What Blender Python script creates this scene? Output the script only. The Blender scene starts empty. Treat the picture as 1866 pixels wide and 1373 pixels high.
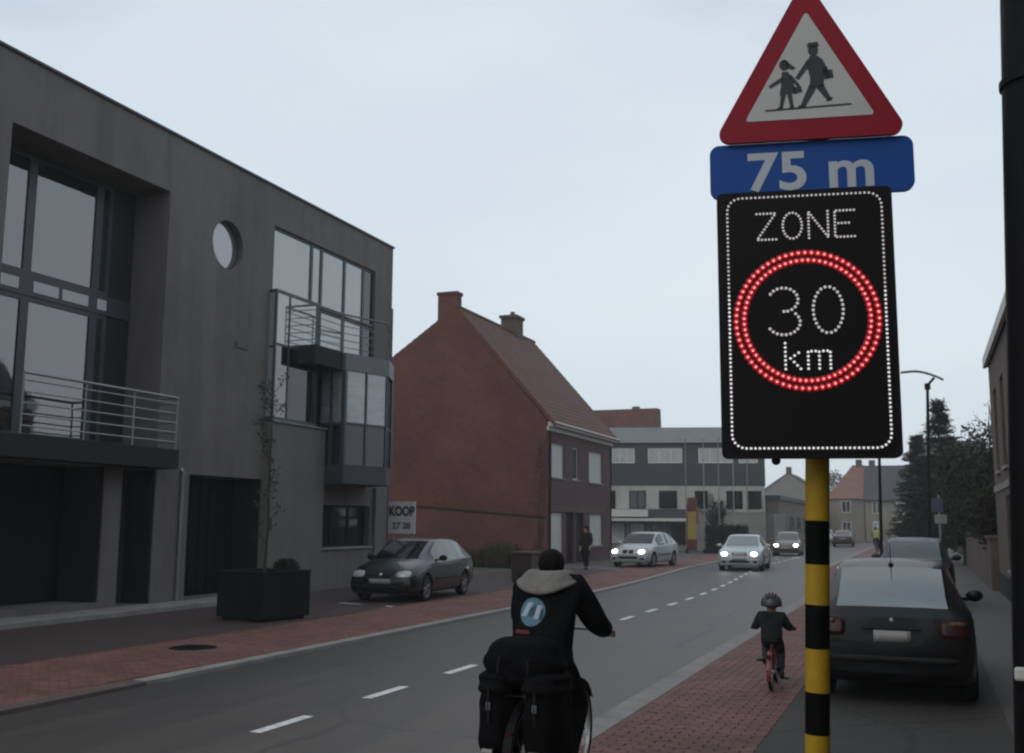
import bpy, bmesh, math, random
from mathutils import Vector, Matrix
from mathutils.bvhtree import BVHTree
R = math.radians
random.seed(7)
sc = bpy.context.scene
COL = sc.collection

# ------------------------------------------------------------------ camera, sky, sun, exposure
F_PX, W_PX = 1900.0, 1866.0
PITCH, ROLL = R(8.0), R(0.4)
YAW = math.atan(757 / 1900 * math.cos(PITCH))
fwd = Vector((-math.sin(YAW) * math.cos(PITCH), math.cos(YAW) * math.cos(PITCH), math.sin(PITCH)))
r0 = Vector((math.cos(YAW), math.sin(YAW), 0)); u0 = r0.cross(fwd)
rgt = r0 * math.cos(ROLL) + u0 * math.sin(ROLL); upv = u0 * math.cos(ROLL) - r0 * math.sin(ROLL)
cam_d = bpy.data.cameras.new('camera'); cam = bpy.data.objects.new('camera', cam_d); COL.objects.link(cam)
M3 = Matrix((rgt, upv, -fwd)).transposed()
cam.matrix_world = Matrix.Translation((0, 0, 1.85)) @ M3.to_4x4()
cam_d.sensor_width = 36.0; cam_d.lens = 36.0 * F_PX / W_PX
cam_d.clip_start = 0.05; cam_d.clip_end = 3000
cam_d.dof.use_dof = True; cam_d.dof.focus_distance = 7.0; cam_d.dof.aperture_fstop = 5.6
sc.camera = cam
sc.render.engine = 'CYCLES'
sc.cycles.use_denoising = True
sc.cycles.max_bounces = 8
sc.cycles.filter_width = 2.2
sc.view_settings.view_transform = 'Standard'; sc.view_settings.look = 'None'
sc.view_settings.exposure = 0.0; sc.view_settings.gamma = 1.0
SUN_EL, SUN_AZ = 38.0, 200.0        # weak sun behind thick cloud, behind the camera's left shoulder
world = bpy.data.worlds.new('World'); sc.world = world; world.use_nodes = True
wn = world.node_tree.nodes; wl = world.node_tree.links
wn.clear()
wout = wn.new('ShaderNodeOutputWorld'); wbg = wn.new('ShaderNodeBackground'); wbg.inputs['Strength'].default_value = 0.1
sky = wn.new('ShaderNodeTexSky'); sky.sky_type = 'NISHITA'; sky.sun_disc = False
sky.sun_elevation = R(SUN_EL); sky.sun_rotation = R(SUN_AZ); sky.dust_density = 3.0
tc = wn.new('ShaderNodeTexCoord'); mp = wn.new('ShaderNodeMapping'); mp.inputs['Scale'].default_value = (1, 1, 2.6); mp.inputs['Location'].default_value = (0, 0, 0)
nz = wn.new('ShaderNodeTexNoise'); nz.inputs['Scale'].default_value = 1.7; nz.inputs['Detail'].default_value = 5; nz.inputs['Roughness'].default_value = 0.5
rp = wn.new('ShaderNodeValToRGB')
rp.color_ramp.elements[0].position = 0.30; rp.color_ramp.elements[0].color = (4.5, 5.7, 6.9, 1)
rp.color_ramp.elements[1].position = 0.86; rp.color_ramp.elements[1].color = (8.1, 8.85, 9.4, 1)
_e = rp.color_ramp.elements.new(0.50); _e.color = (7.1, 8.0, 8.75, 1)
mx = wn.new('ShaderNodeMix'); mx.data_type = 'RGBA'; mx.inputs['Factor'].default_value = 0.93
wl.new(tc.outputs['Generated'], mp.inputs['Vector']); wl.new(mp.outputs['Vector'], nz.inputs['Vector'])
sxy = wn.new('ShaderNodeSeparateXYZ'); wl.new(tc.outputs['Generated'], sxy.inputs[0])      # cloud is paler towards the horizon all round
elv = wn.new('ShaderNodeMapRange'); elv.inputs['From Min'].default_value = 0.0; elv.inputs['From Max'].default_value = 0.55; elv.inputs['To Min'].default_value = 0.10; elv.inputs['To Max'].default_value = -0.02
wl.new(sxy.outputs['Z'], elv.inputs['Value']); adn = wn.new('ShaderNodeMath'); adn.operation = 'ADD'; wl.new(nz.outputs['Fac'], adn.inputs[0]); wl.new(elv.outputs['Result'], adn.inputs[1])
wl.new(adn.outputs[0], rp.inputs['Fac']); wl.new(sky.outputs['Color'], mx.inputs['A']); wl.new(rp.outputs['Color'], mx.inputs['B'])
wl.new(mx.outputs['Result'], wbg.inputs['Color']); wl.new(wbg.outputs['Background'], wout.inputs['Surface'])
sun_d = bpy.data.lights.new('sun', 'SUN'); sun_d.energy = 0.5; sun_d.angle = R(30); sun_d.color = (1.0, 0.96, 0.9)
sun = bpy.data.objects.new('sun', sun_d); COL.objects.link(sun)
sd = Vector((math.sin(R(SUN_AZ)) * math.cos(R(SUN_EL)), math.cos(R(SUN_AZ)) * math.cos(R(SUN_EL)), math.sin(R(SUN_EL))))
sun.rotation_euler = sd.to_track_quat('Z', 'Y').to_euler()

# ------------------------------------------------------------------ materials
MATS = {}
def trim(c): return (c[0] * .83, c[1] * .80, c[2] * .775)      # real-world reflectances for a bright overcast sky
def mat(name, col, rough=0.7, metal=0.0, noise=0.0, nscale=3.0, bump=0.0, bscale=40.0, ior=None, emit=None, estr=0.0, coat=0.0, spec=None, streak=None, grime=0.0):
    if name in MATS: return MATS[name]
    if not emit and 'sign' not in name: col = trim(col)
    m = bpy.data.materials.new(name); m.use_nodes = True; MATS[name] = m
    n = m.node_tree.nodes; l = m.node_tree.links; b = n['Principled BSDF']
    b.inputs['Base Color'].default_value = (*col, 1); b.inputs['Roughness'].default_value = rough; b.inputs['Metallic'].default_value = metal
    if ior: b.inputs['IOR'].default_value = ior
    if spec is not None: b.inputs['Specular IOR Level'].default_value = spec
    if coat: b.inputs['Coat Weight'].default_value = coat; b.inputs['Coat Roughness'].default_value = 0.05
    if emit: b.inputs['Emission Color'].default_value = (*emit, 1); b.inputs['Emission Strength'].default_value = estr
    if noise or bump or grime:
        g = n.new('ShaderNodeNewGeometry'); mpn = n.new('ShaderNodeMapping'); l.new(g.outputs['Position'], mpn.inputs['Vector'])
        if streak: mpn.inputs['Scale'].default_value = streak
        src = None
        if noise:
            t = n.new('ShaderNodeTexNoise'); t.inputs['Scale'].default_value = nscale; t.inputs['Detail'].default_value = 6; t.inputs['Roughness'].default_value = 0.65
            l.new(mpn.outputs['Vector'], t.inputs['Vector'])
            r_ = n.new('ShaderNodeMapRange'); r_.inputs['From Min'].default_value = 0.3; r_.inputs['From Max'].default_value = 0.7
            r_.inputs['To Min'].default_value = 1 - noise; r_.inputs['To Max'].default_value = 1 + noise
            l.new(t.outputs['Fac'], r_.inputs['Value'])
            mu = n.new('ShaderNodeMix'); mu.data_type = 'RGBA'; mu.blend_type = 'MULTIPLY'; mu.inputs['Factor'].default_value = 1
            mu.inputs['A'].default_value = (*col, 1); l.new(r_.outputs['Result'], mu.inputs['B']); src = mu.outputs['Result']
            rr = n.new('ShaderNodeMapRange'); rr.inputs['To Min'].default_value = max(0.02, rough - 0.1); rr.inputs['To Max'].default_value = min(1, rough + 0.1)
            l.new(t.outputs['Fac'], rr.inputs['Value']); l.new(rr.outputs['Result'], b.inputs['Roughness'])
        if grime:
            t2 = n.new('ShaderNodeTexNoise'); t2.inputs['Scale'].default_value = 0.45; t2.inputs['Detail'].default_value = 8; t2.inputs['Roughness'].default_value = 0.7
            m2 = n.new('ShaderNodeMapping'); m2.inputs['Scale'].default_value = (3.5, 3.5, 0.35); l.new(g.outputs['Position'], m2.inputs['Vector']); l.new(m2.outputs['Vector'], t2.inputs['Vector'])
            r2 = n.new('ShaderNodeMapRange'); r2.inputs['From Min'].default_value = 0.42; r2.inputs['From Max'].default_value = 0.72; r2.inputs['To Min'].default_value = 1; r2.inputs['To Max'].default_value = 1 - grime
            l.new(t2.outputs['Fac'], r2.inputs['Value'])
            mu2 = n.new('ShaderNodeMix'); mu2.data_type = 'RGBA'; mu2.blend_type = 'MULTIPLY'; mu2.inputs['Factor'].default_value = 1
            mu2.inputs['A'].default_value = (*col, 1)
            if src: l.new(src, mu2.inputs['A'])
            l.new(r2.outputs['Result'], mu2.inputs['B']); src = mu2.outputs['Result']
        if src: l.new(src, b.inputs['Base Color'])
        if bump:
            t3 = n.new('ShaderNodeTexNoise'); t3.inputs['Scale'].default_value = bscale; t3.inputs['Detail'].default_value = 4
            l.new(g.outputs['Position'], t3.inputs['Vector'])
            bp = n.new('ShaderNodeBump'); bp.inputs['Strength'].default_value = bump; bp.inputs['Distance'].default_value = 0.02
            l.new(t3.outputs['Fac'], bp.inputs['Height']); l.new(bp.outputs['Normal'], b.inputs['Normal'])
    return m

def paver_mat(name, c1, c2, cell, dirt):
    """per-brick colour from the brick's own place, plus dirt"""
    c1, c2 = trim(c1), trim(c2); m = bpy.data.materials.new(name); m.use_nodes = True; MATS[name] = m
    n = m.node_tree.nodes; l = m.node_tree.links; b = n['Principled BSDF']; b.inputs['Roughness'].default_value = 0.75
    g = n.new('ShaderNodeNewGeometry'); v = n.new('ShaderNodeTexVoronoi'); v.inputs['Scale'].default_value = cell
    l.new(g.outputs['Position'], v.inputs['Vector'])
    sp = n.new('ShaderNodeSeparateColor'); l.new(v.outputs['Color'], sp.inputs['Color'])
    a = n.new('ShaderNodeMix'); a.data_type = 'RGBA'; a.inputs['A'].default_value = (*c1, 1); a.inputs['B'].default_value = (*c2, 1); l.new(sp.outputs['Red'], a.inputs['Factor'])
    t = n.new('ShaderNodeTexNoise'); t.inputs['Scale'].default_value = 0.8; t.inputs['Detail'].default_value = 8; t.inputs['Roughness'].default_value = 0.7; l.new(g.outputs['Position'], t.inputs['Vector'])
    r_ = n.new('ShaderNodeMapRange'); r_.inputs['From Min'].default_value = 0.35; r_.inputs['From Max'].default_value = 0.65; r_.inputs['To Min'].default_value = 1 - dirt; r_.inputs['To Max'].default_value = 1.15
    l.new(t.outputs['Fac'], r_.inputs['Value'])
    mu = n.new('ShaderNodeMix'); mu.data_type = 'RGBA'; mu.blend_type = 'MULTIPLY'; mu.inputs['Factor'].default_value = 1
    l.new(a.outputs['Result'], mu.inputs['A']); l.new(r_.outputs['Result'], mu.inputs['B']); l.new(mu.outputs['Result'], b.inputs['Base Color'])
    return m

def brick_mat(name, c1, c2, mortar, axis='x', scale=1.0, noise=0.3, rough=0.85):
    """courses of brick too far off to tell apart"""
    c1, c2, mortar = trim(c1), trim(c2), trim(mortar); m = bpy.data.materials.new(name); m.use_nodes = True; MATS[name] = m
    n = m.node_tree.nodes; l = m.node_tree.links; b = n['Principled BSDF']; b.inputs['Roughness'].default_value = rough
    g = n.new('ShaderNodeNewGeometry'); s = n.new('ShaderNodeSeparateXYZ'); c = n.new('ShaderNodeCombineXYZ'); l.new(g.outputs['Position'], s.inputs[0])
    ad = n.new('ShaderNodeMath'); ad.operation = 'ADD'; l.new(s.outputs['X'], ad.inputs[0]); l.new(s.outputs['Y'], ad.inputs[1])
    l.new(ad.outputs[0], c.inputs['X']); l.new(s.outputs['Z'], c.inputs['Y'])
    br = n.new('ShaderNodeTexBrick'); br.inputs['Scale'].default_value = 1.0 * scale; br.inputs['Brick Width'].default_value = 0.2; br.inputs['Row Height'].default_value = 0.072
    br.inputs['Mortar Size'].default_value = 0.008; br.inputs['Color1'].default_value = (*c1, 1); br.inputs['Color2'].default_value = (*c2, 1); br.inputs['Mortar'].default_value = (*mortar, 1)
    l.new(c.outputs[0], br.inputs['Vector'])
    t = n.new('ShaderNodeTexNoise'); t.inputs['Scale'].default_value = 0.5; t.inputs['Detail'].default_value = 9; t.inputs['Roughness'].default_value = 0.68; l.new(g.outputs['Position'], t.inputs['Vector'])
    r_ = n.new('ShaderNodeMapRange'); r_.inputs['From Min'].default_value = 0.3; r_.inputs['From Max'].default_value = 0.7; r_.inputs['To Min'].default_value = 1 - noise; r_.inputs['To Max'].default_value = 1 + noise
    l.new(t.outputs['Fac'], r_.inputs['Value'])
    mu = n.new('ShaderNodeMix'); mu.data_type = 'RGBA'; mu.blend_type = 'MULTIPLY'; mu.inputs['Factor'].default_value = 1
    l.new(br.outputs['Color'], mu.inputs['A']); l.new(r_.outputs['Result'], mu.inputs['B']); l.new(mu.outputs['Result'], b.inputs['Base Color'])
    bp = n.new('ShaderNodeBump'); bp.inputs['Strength'].default_value = 0.4; bp.inputs['Distance'].default_value = 0.01
    l.new(br.outputs['Fac'], bp.inputs['Height']); bp.invert = True; l.new(bp.outputs['Normal'], b.inputs['Normal'])
    return m

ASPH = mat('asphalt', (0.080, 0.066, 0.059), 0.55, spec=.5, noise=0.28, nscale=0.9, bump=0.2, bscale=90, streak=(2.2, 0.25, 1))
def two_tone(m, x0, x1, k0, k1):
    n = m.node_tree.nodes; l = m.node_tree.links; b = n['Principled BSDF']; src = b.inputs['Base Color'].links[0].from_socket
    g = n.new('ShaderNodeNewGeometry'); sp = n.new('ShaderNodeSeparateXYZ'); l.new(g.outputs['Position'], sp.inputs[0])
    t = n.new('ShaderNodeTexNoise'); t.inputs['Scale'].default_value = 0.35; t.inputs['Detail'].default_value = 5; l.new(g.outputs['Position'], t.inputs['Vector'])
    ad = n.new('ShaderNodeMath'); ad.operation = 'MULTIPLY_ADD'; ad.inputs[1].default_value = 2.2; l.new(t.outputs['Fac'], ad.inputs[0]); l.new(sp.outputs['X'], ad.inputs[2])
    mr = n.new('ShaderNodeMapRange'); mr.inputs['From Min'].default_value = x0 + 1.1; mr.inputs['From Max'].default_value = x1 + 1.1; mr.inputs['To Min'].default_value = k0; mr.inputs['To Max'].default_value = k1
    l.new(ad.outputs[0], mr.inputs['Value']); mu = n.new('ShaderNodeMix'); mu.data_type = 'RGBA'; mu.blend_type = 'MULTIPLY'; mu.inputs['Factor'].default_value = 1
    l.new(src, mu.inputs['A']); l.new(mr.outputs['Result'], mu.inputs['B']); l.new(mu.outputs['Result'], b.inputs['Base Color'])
def speckle(m, amt=.35, scale=55, crack=True):
    n = m.node_tree.nodes; l = m.node_tree.links; b = n['Principled BSDF']; src = b.inputs['Base Color'].links[0].from_socket
    g = n.new('ShaderNodeNewGeometry'); t = n.new('ShaderNodeTexNoise'); t.inputs['Scale'].default_value = scale; t.inputs['Detail'].default_value = 3; l.new(g.outputs['Position'], t.inputs['Vector'])
    mr = n.new('ShaderNodeMapRange'); mr.inputs['From Min'].default_value = .35; mr.inputs['From Max'].default_value = .65; mr.inputs['To Min'].default_value = 1 - amt; mr.inputs['To Max'].default_value = 1 + amt; l.new(t.outputs['Fac'], mr.inputs['Value'])
    mu = n.new('ShaderNodeMix'); mu.data_type = 'RGBA'; mu.blend_type = 'MULTIPLY'; mu.inputs['Factor'].default_value = 1; l.new(src, mu.inputs['A']); l.new(mr.outputs['Result'], mu.inputs['B']); out = mu.outputs['Result']
    if crack:
        w = n.new('ShaderNodeTexNoise'); w.inputs['Scale'].default_value = 1.5; l.new(g.outputs['Position'], w.inputs['Vector']); wa = n.new('ShaderNodeMix'); wa.data_type = 'RGBA'; wa.inputs['Factor'].default_value = .25; l.new(g.outputs['Position'], wa.inputs['A']); l.new(w.outputs['Color'], wa.inputs['B'])
        v = n.new('ShaderNodeTexVoronoi'); v.feature = 'DISTANCE_TO_EDGE'; v.inputs['Scale'].default_value = .38; l.new(wa.outputs['Result'], v.inputs['Vector'])
        cr = n.new('ShaderNodeMapRange'); cr.inputs['From Min'].default_value = .002; cr.inputs['From Max'].default_value = .012; cr.inputs['To Min'].default_value = .62; cr.inputs['To Max'].default_value = 1; l.new(v.outputs['Distance'], cr.inputs['Value'])
        m2 = n.new('ShaderNodeMix'); m2.data_type = 'RGBA'; m2.blend_type = 'MULTIPLY'; m2.inputs['Factor'].default_value = 1; l.new(out, m2.inputs['A']); l.new(cr.outputs['Result'], m2.inputs['B']); out = m2.outputs['Result']
    l.new(out, b.inputs['Base Color'])
speckle(ASPH)
two_tone(ASPH, -8.4, -3.6, 0.42, 1.25)  # darker left lane; the paler right side partly paints in sky sheen
ASPH2 = mat('parking_asphalt', (0.048, 0.043, 0.040), 0.85, noise=0.25, nscale=1.3, bump=0.3, bscale=60)
speckle(ASPH2, .3, 40)
DPAVE = mat('dark_paving', (0.048, 0.028, 0.027), 0.82, noise=0.3, nscale=1.2, bump=0.4, bscale=25)
SIDEW = mat('sidewalk_concrete', (0.095, 0.090, 0.088), 0.85, noise=0.22, nscale=1.0, bump=0.2, bscale=40)
GROUND = mat('ground_earth', (0.075, 0.075, 0.062), 0.95, noise=0.3, nscale=0.4)
KERB = mat('kerb_concrete', (0.262, 0.248, 0.238), 0.85, noise=0.25, nscale=2.5, bump=0.2, bscale=50)
PAINT = mat('road_paint', (0.74, 0.74, 0.74), 0.6, noise=0.4, nscale=11)
REDP = paver_mat('red_paver', (0.140, 0.050, 0.042), (0.200, 0.082, 0.070), 7.0, 0.35)
REDP2 = paver_mat('rose_paver', (0.138, 0.052, 0.045), (0.188, 0.080, 0.070), 7.0, 0.3)
JOINT = mat('joint_sand', (0.115, 0.070, 0.062), 0.95, noise=0.3)
PLASTER = mat('grey_plaster', (0.176, 0.160, 0.157), 0.85, noise=0.16, nscale=0.5, bump=0.25, bscale=55, grime=0.34)
PLASTER2 = mat('greenish_render', (0.178, 0.174, 0.160), 0.85, noise=0.1, nscale=0.9, bump=0.1, bscale=60, grime=0.2)
DARKPL = mat('dark_plaster', (0.030, 0.030, 0.030), 0.85, spec=0.2, noise=0.15, nscale=1.0)
DARKMET = mat('slate_metal', (0.045, 0.055, 0.062), 0.45, noise=0.12, nscale=3)
FASCIA = mat('pale_slate_metal', (0.15, 0.165, 0.175), 0.45, noise=0.1, nscale=2)
FRAME = mat('window_frame_slate', (0.05, 0.062, 0.07), 0.45)
GLASS = mat('window_glass', (0.012, 0.015, 0.017), 0.03, ior=2.6, bump=.12, bscale=1.1)
GLASSD = mat('dim_window_glass', (0.012, 0.014, 0.015), 0.05, ior=1.7)
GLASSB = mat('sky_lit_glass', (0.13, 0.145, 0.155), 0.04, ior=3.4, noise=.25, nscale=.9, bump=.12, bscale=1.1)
GLASSC = mat('painted_reflection_glass', (0.27, 0.28, 0.30), 0.08, ior=2.4, noise=0.35, nscale=1.6, streak=(1, 1, 3.5))  # pale streaked base colour paints a sky reflection into the bow panes
BLIND = mat('white_blind', (0.62, 0.66, 0.68), 0.6)
STEEL = mat('galvanised_steel', (0.34, 0.35, 0.36), 0.4, metal=0.7, noise=0.1, nscale=6)
BLACKM = mat('black_metal', (0.008, 0.008, 0.009), 0.55, spec=0.1, noise=0.2, nscale=5)
CHAR = mat('charcoal_planter', (0.013, 0.013, 0.013), 0.65, spec=0.12, noise=0.25, nscale=3, grime=0.3)
SOIL = mat('soil', (0.03, 0.024, 0.018), 0.95, noise=0.3, nscale=9, bump=0.8, bscale=20)
BRICKR = brick_mat('red_brick', (0.150, 0.041, 0.030), (0.108, 0.028, 0.022), (0.125, 0.062, 0.050), noise=0.36)
BRICKL = brick_mat('fresh_red_brick', (0.150, 0.045, 0.038), (0.120, 0.034, 0.030), (0.12, 0.07, 0.06), noise=0.3)
BRICKF = brick_mat('plum_brick', (0.105, 0.050, 0.052), (0.085, 0.040, 0.044), (0.105, 0.07, 0.068), noise=0.2)
BRICKD = brick_mat('brown_brick', (0.125, 0.078, 0.062), (0.088, 0.056, 0.048), (0.10, 0.085, 0.08), noise=0.25)
BRICKG = brick_mat('grey_brown_brick', (0.22, 0.18, 0.155), (0.18, 0.15, 0.13), (0.2, 0.18, 0.16), noise=0.2)
TILER = mat('clay_tile', (0.130, 0.048, 0.034), 0.8, noise=0.3, nscale=1.2, grime=0.25)
TILED = mat('dark_tile', (0.05, 0.05, 0.055), 0.75, noise=0.25, nscale=1.2)
TILEO = mat('orange_tile', (0.21, 0.105, 0.08), 0.8, noise=0.2, nscale=1.2)
WHITEP = mat('white_paint', (0.62, 0.62, 0.60), 0.55, noise=0.06, nscale=3)
CREAM = mat('cream_render', (0.40, 0.385, 0.33), 0.85, noise=0.1, nscale=0.6)
PALEY = mat('pale_yellow_render', (0.36, 0.34, 0.25), 0.85, noise=0.1, nscale=0.6)
GREENC = mat('dark_green_cladding', (0.036, 0.050, 0.052), 0.5, noise=0.12, nscale=1.5)
ZINC = mat('zinc_roof', (0.20, 0.225, 0.225), 0.45, metal=0.2, noise=0.12, nscale=0.8)
WHITEW = mat('off_white_wall', (0.44, 0.45, 0.42), 0.8, noise=0.1, nscale=0.8, grime=0.25)
GREYW = mat('grey_stone_wall', (0.24, 0.235, 0.22), 0.85, noise=0.15, nscale=0.8)
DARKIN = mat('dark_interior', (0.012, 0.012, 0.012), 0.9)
BARK = mat('bark', (0.05, 0.04, 0.032), 0.9, noise=0.35, nscale=8, bump=0.6, bscale=30)
LEAFD = mat('conifer_green', (0.026, 0.034, 0.026), 0.7, spec=0.1, noise=0.4, nscale=2)
LEAFM = mat('shrub_green', (0.036, 0.038, 0.027), 0.7, spec=0.1, noise=0.45, nscale=2)
LEAFO = mat('olive_leaf', (0.07, 0.068, 0.03), 0.7, spec=0.1, noise=0.45, nscale=3)
LEAFB = mat('brown_leaf', (0.055, 0.042, 0.028), 0.8, spec=0.1, noise=0.4, nscale=3)
RUBBER = mat('rubber', (0.012, 0.012, 0.012), 0.8, spec=0.15)
RIM = mat('alloy_rim', (0.27, 0.28, 0.29), 0.45, metal=0.5)
CARGL = mat('car_glass', (0.008, 0.01, 0.012), 0.03, ior=2.0)
CARGLR = mat('tinted_rear_glass', (0.03, 0.04, 0.045), 0.06, ior=2.7)
TRIM = mat('black_plastic_trim', (0.014, 0.014, 0.015), 0.55, spec=0.15)
CHROME = mat('chrome', (0.6, 0.6, 0.6), 0.15, metal=1.0)
LAMP_OFF = mat('headlamp_glass', (0.42, 0.46, 0.47), 0.08, ior=1.8)
LAMP_ON = mat('lit_headlamp', (0.9, 0.9, 0.9), 0.2, emit=(1.0, 0.98, 0.93), estr=20.0)
LAMP_WARM = mat('lit_warm_headlamp', (0.9, 0.9, 0.9), 0.2, emit=(1.0, 0.93, 0.78), estr=22.0)
TAIL = mat('tail_lamp_red', (0.034, 0.004, 0.005), 0.3, ior=1.35)
AMBER = mat('amber_lens', (0.10, 0.05, 0.03), 0.25, ior=1.4)
PLATE = mat('number_plate_white', (0.30, 0.30, 0.30), 0.5)
SKIN = mat('skin', (0.42, 0.26, 0.19), 0.55)
YELLOWP = mat('yellow_pole_paint', (0.47, 0.29, 0.014), 0.55, spec=.25, noise=0.12, nscale=12, grime=0.2)
BLACKP = mat('black_pole_paint', (0.005, 0.005, 0.005), 0.6, spec=0.06, noise=0.2, nscale=12)
SIGNRED = mat('sign_red_film', (0.26, 0.008, 0.020), 0.5, spec=.2, noise=0.06, nscale=5)
SIGNWHT = mat('sign_white_film', (0.46, 0.45, 0.42), 0.5, noise=0.05, nscale=5)
SIGNBLU = mat('sign_blue_film', (0.012, 0.070, 0.29), 0.5, spec=.2, noise=0.06, nscale=5)
SIGNTXT = mat('sign_grey_white_film', (0.45, 0.48, 0.52), 0.5)
SIGNBLK = mat('sign_black_film', (0.014, 0.017, 0.019), 0.5)
LEDBOX = mat('matrix_sign_housing', (0.010, 0.009, 0.011), 0.6, spec=0.15)
LEDFACE = mat('matrix_sign_face', (0.007, 0.006, 0.006), 0.55, spec=0.15)
LEDW = mat('white_led', (0.6, 0.6, 0.6), 0.4, emit=(1.0, 0.94, 0.95), estr=0.55)
LEDDIM = mat('dim_white_led', (0.4, 0.4, 0.4), 0.4, emit=(1.0, 0.9, 0.9), estr=0.34)
LEDR = mat('red_led', (0.7, 0.1, 0.1), 0.4, emit=(1.0, 0.48, 0.50), estr=1.0)
LEDHALO = mat('red_led_glow', (0.22, 0.004, 0.006), 0.35, emit=(1.0, 0.004, 0.014), estr=0.30)  # emissive discs that paint the red glow around each ring light

# ------------------------------------------------------------------ mesh helpers
class MB:
    def __init__(s): s.v = []; s.f = []; s.m = []
    def add(s, vs, fs, mi=0):
        o = len(s.v); s.v += [tuple(p) for p in vs]; s.f += [tuple(i + o for i in q) for q in fs]; s.m += [mi] * len(fs); return s
    def box(s, x0, x1, y0, y1, z0, z1, mi=0):
        vs = [(x, y, z) for z in (z0, z1) for y in (y0, y1) for x in (x0, x1)]
        return s.add(vs, [(0, 2, 3, 1), (4, 5, 7, 6), (0, 1, 5, 4), (2, 6, 7, 3), (0, 4, 6, 2), (1, 3, 7, 5)], mi)
    def prism(s, pts, z0, z1, mi=0):
        n = len(pts); vs = [(x, y, z0) for x, y in pts] + [(x, y, z1) for x, y in pts]
        return s.add(vs, [tuple(range(n - 1, -1, -1)), tuple(range(n, 2 * n))] + [(i, (i + 1) % n, n + (i + 1) % n, n + i) for i in range(n)], mi)
    def extr(s, pts, fn, d0, d1, mi=0):
        """outline in 2D, fn(u,v,d) -> 3D"""
        n = len(pts); vs = [fn(u, v, d0) for u, v in pts] + [fn(u, v, d1) for u, v in pts]
        return s.add(vs, [tuple(range(n - 1, -1, -1)), tuple(range(n, 2 * n))] + [(i, (i + 1) % n, n + (i + 1) % n, n + i) for i in range(n)], mi)
    def tube(s, p0, p1, ra, rb=None, n=8, mi=0, caps=True):
        rb = ra if rb is None else rb
        p0 = Vector(p0); p1 = Vector(p1); d = (p1 - p0)
        if d.length < 1e-6: return s
        q = d.to_track_quat('Z', 'Y'); a = q @ Vector((1, 0, 0)); b = q @ Vector((0, 1, 0))
        cs = [(math.cos(2 * math.pi * i / n), math.sin(2 * math.pi * i / n)) for i in range(n)]
        vs = [p0 + (a * c + b * t) * ra for c, t in cs] + [p1 + (a * c + b * t) * rb for c, t in cs]
        fs = [(i, (i + 1) % n, n + (i + 1) % n, n + i) for i in range(n)]
        if caps: fs += [tuple(range(n - 1, -1, -1)), tuple(range(n, 2 * n))]
        return s.add(vs, fs, mi)
    def path(s, pts, r, n=8, mi=0):
        for i in range(len(pts) - 1): s.tube(pts[i], pts[i + 1], r if not isinstance(r, list) else r[i], None if not isinstance(r, list) else r[i + 1], n, mi)
        return s
    def lathe(s, prof, fn, n=24, mi=0):
        """prof [(r,h)], fn(x,y,h)->3D ring about the axis; closed in profile"""
        k = len(prof); vs = []
        for i in range(n):
            a = 2 * math.pi * i / n
            for r_, h in prof: vs.append(fn(r_ * math.cos(a), r_ * math.sin(a), h))
        fs = [(i * k + j, ((i + 1) % n) * k + j, ((i + 1) % n) * k + (j + 1) % k, i * k + (j + 1) % k) for i in range(n) for j in range(k)]
        return s.add(vs, fs, mi)
    def ball(s, c, r, n=8, m=6, mi=0, sx=1, sy=1, sz=1):
        vs = []; fs = []
        for j in range(m + 1):
            t = math.pi * j / m
            for i in range(n):
                a = 2 * math.pi * i / n
                vs.append((c[0] + sx * r * math.sin(t) * math.cos(a), c[1] + sy * r * math.sin(t) * math.sin(a), c[2] + sz * r * math.cos(t)))
        for j in range(m):
            for i in range(n): fs.append((j * n + i, (j + 1) * n + i, (j + 1) * n + (i + 1) % n, j * n + (i + 1) % n))
        return s.add(vs, fs, mi)
    def mesh(s, name, mats, smooth=False):
        me = bpy.data.meshes.new(name); me.from_pydata(s.v, [], s.f)
        for m in (mats if isinstance(mats, (list, tuple)) else [mats]): me.materials.append(m)
        if len(me.materials) > 1: me.polygons.foreach_set('material_index', s.m)
        bm = bmesh.new(); bm.from_mesh(me); bmesh.ops.recalc_face_normals(bm, faces=bm.faces); bm.to_mesh(me); bm.free()
        if smooth:
            me.polygons.foreach_set('use_smooth', [True] * len(me.polygons)); me.set_sharp_from_angle(angle=R(smooth if smooth is not True else 40))
        return me
    def build(s, name, mats, parent=None, smooth=False, bevel=0.0):
        o = bpy.data.objects.new(name, s.mesh(name, mats, smooth)); COL.objects.link(o)
        if bevel:
            b = o.modifiers.new('bevel', 'BEVEL'); b.width = bevel; b.segments = 2; b.limit_method = 'ANGLE'
        if parent: attach(o, parent)
        return o

def attach(o, root):
    """child built in world coordinates: keep it in place under the root"""
    o.parent = root
    M = root.matrix_basis.copy(); p = root
    if root.parent: M = root.parent.matrix_basis @ root.matrix_parent_inverse @ M if False else root.matrix_basis.copy()
    if root.type == 'EMPTY': o.matrix_parent_inverse = M.inverted()
    return o
def child(o, root):
    o.parent = root; return o
def tag(o, label=None, cat=None, group=None, kind=None):
    if label: o['label'] = label
    if cat: o['category'] = cat
    if group: o['group'] = group
    if kind: o['kind'] = kind
    return o
def empty(name, loc, rz=0.0, label=None, cat=None, group=None, scale=1.0):
    o = bpy.data.objects.new(name, None); COL.objects.link(o); o.location = loc; o.rotation_euler = (0, 0, rz); o.scale = (scale,) * 3
    o.empty_display_size = 0.2
    o.matrix_basis  # evaluated lazily
    tag(o, label, cat, group); return o
def B(name, m, parent, *boxes, bevel=0.0):
    b = MB()
    for q in boxes: b.box(*q)
    return b.build(name, m, parent, bevel=bevel)
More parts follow.
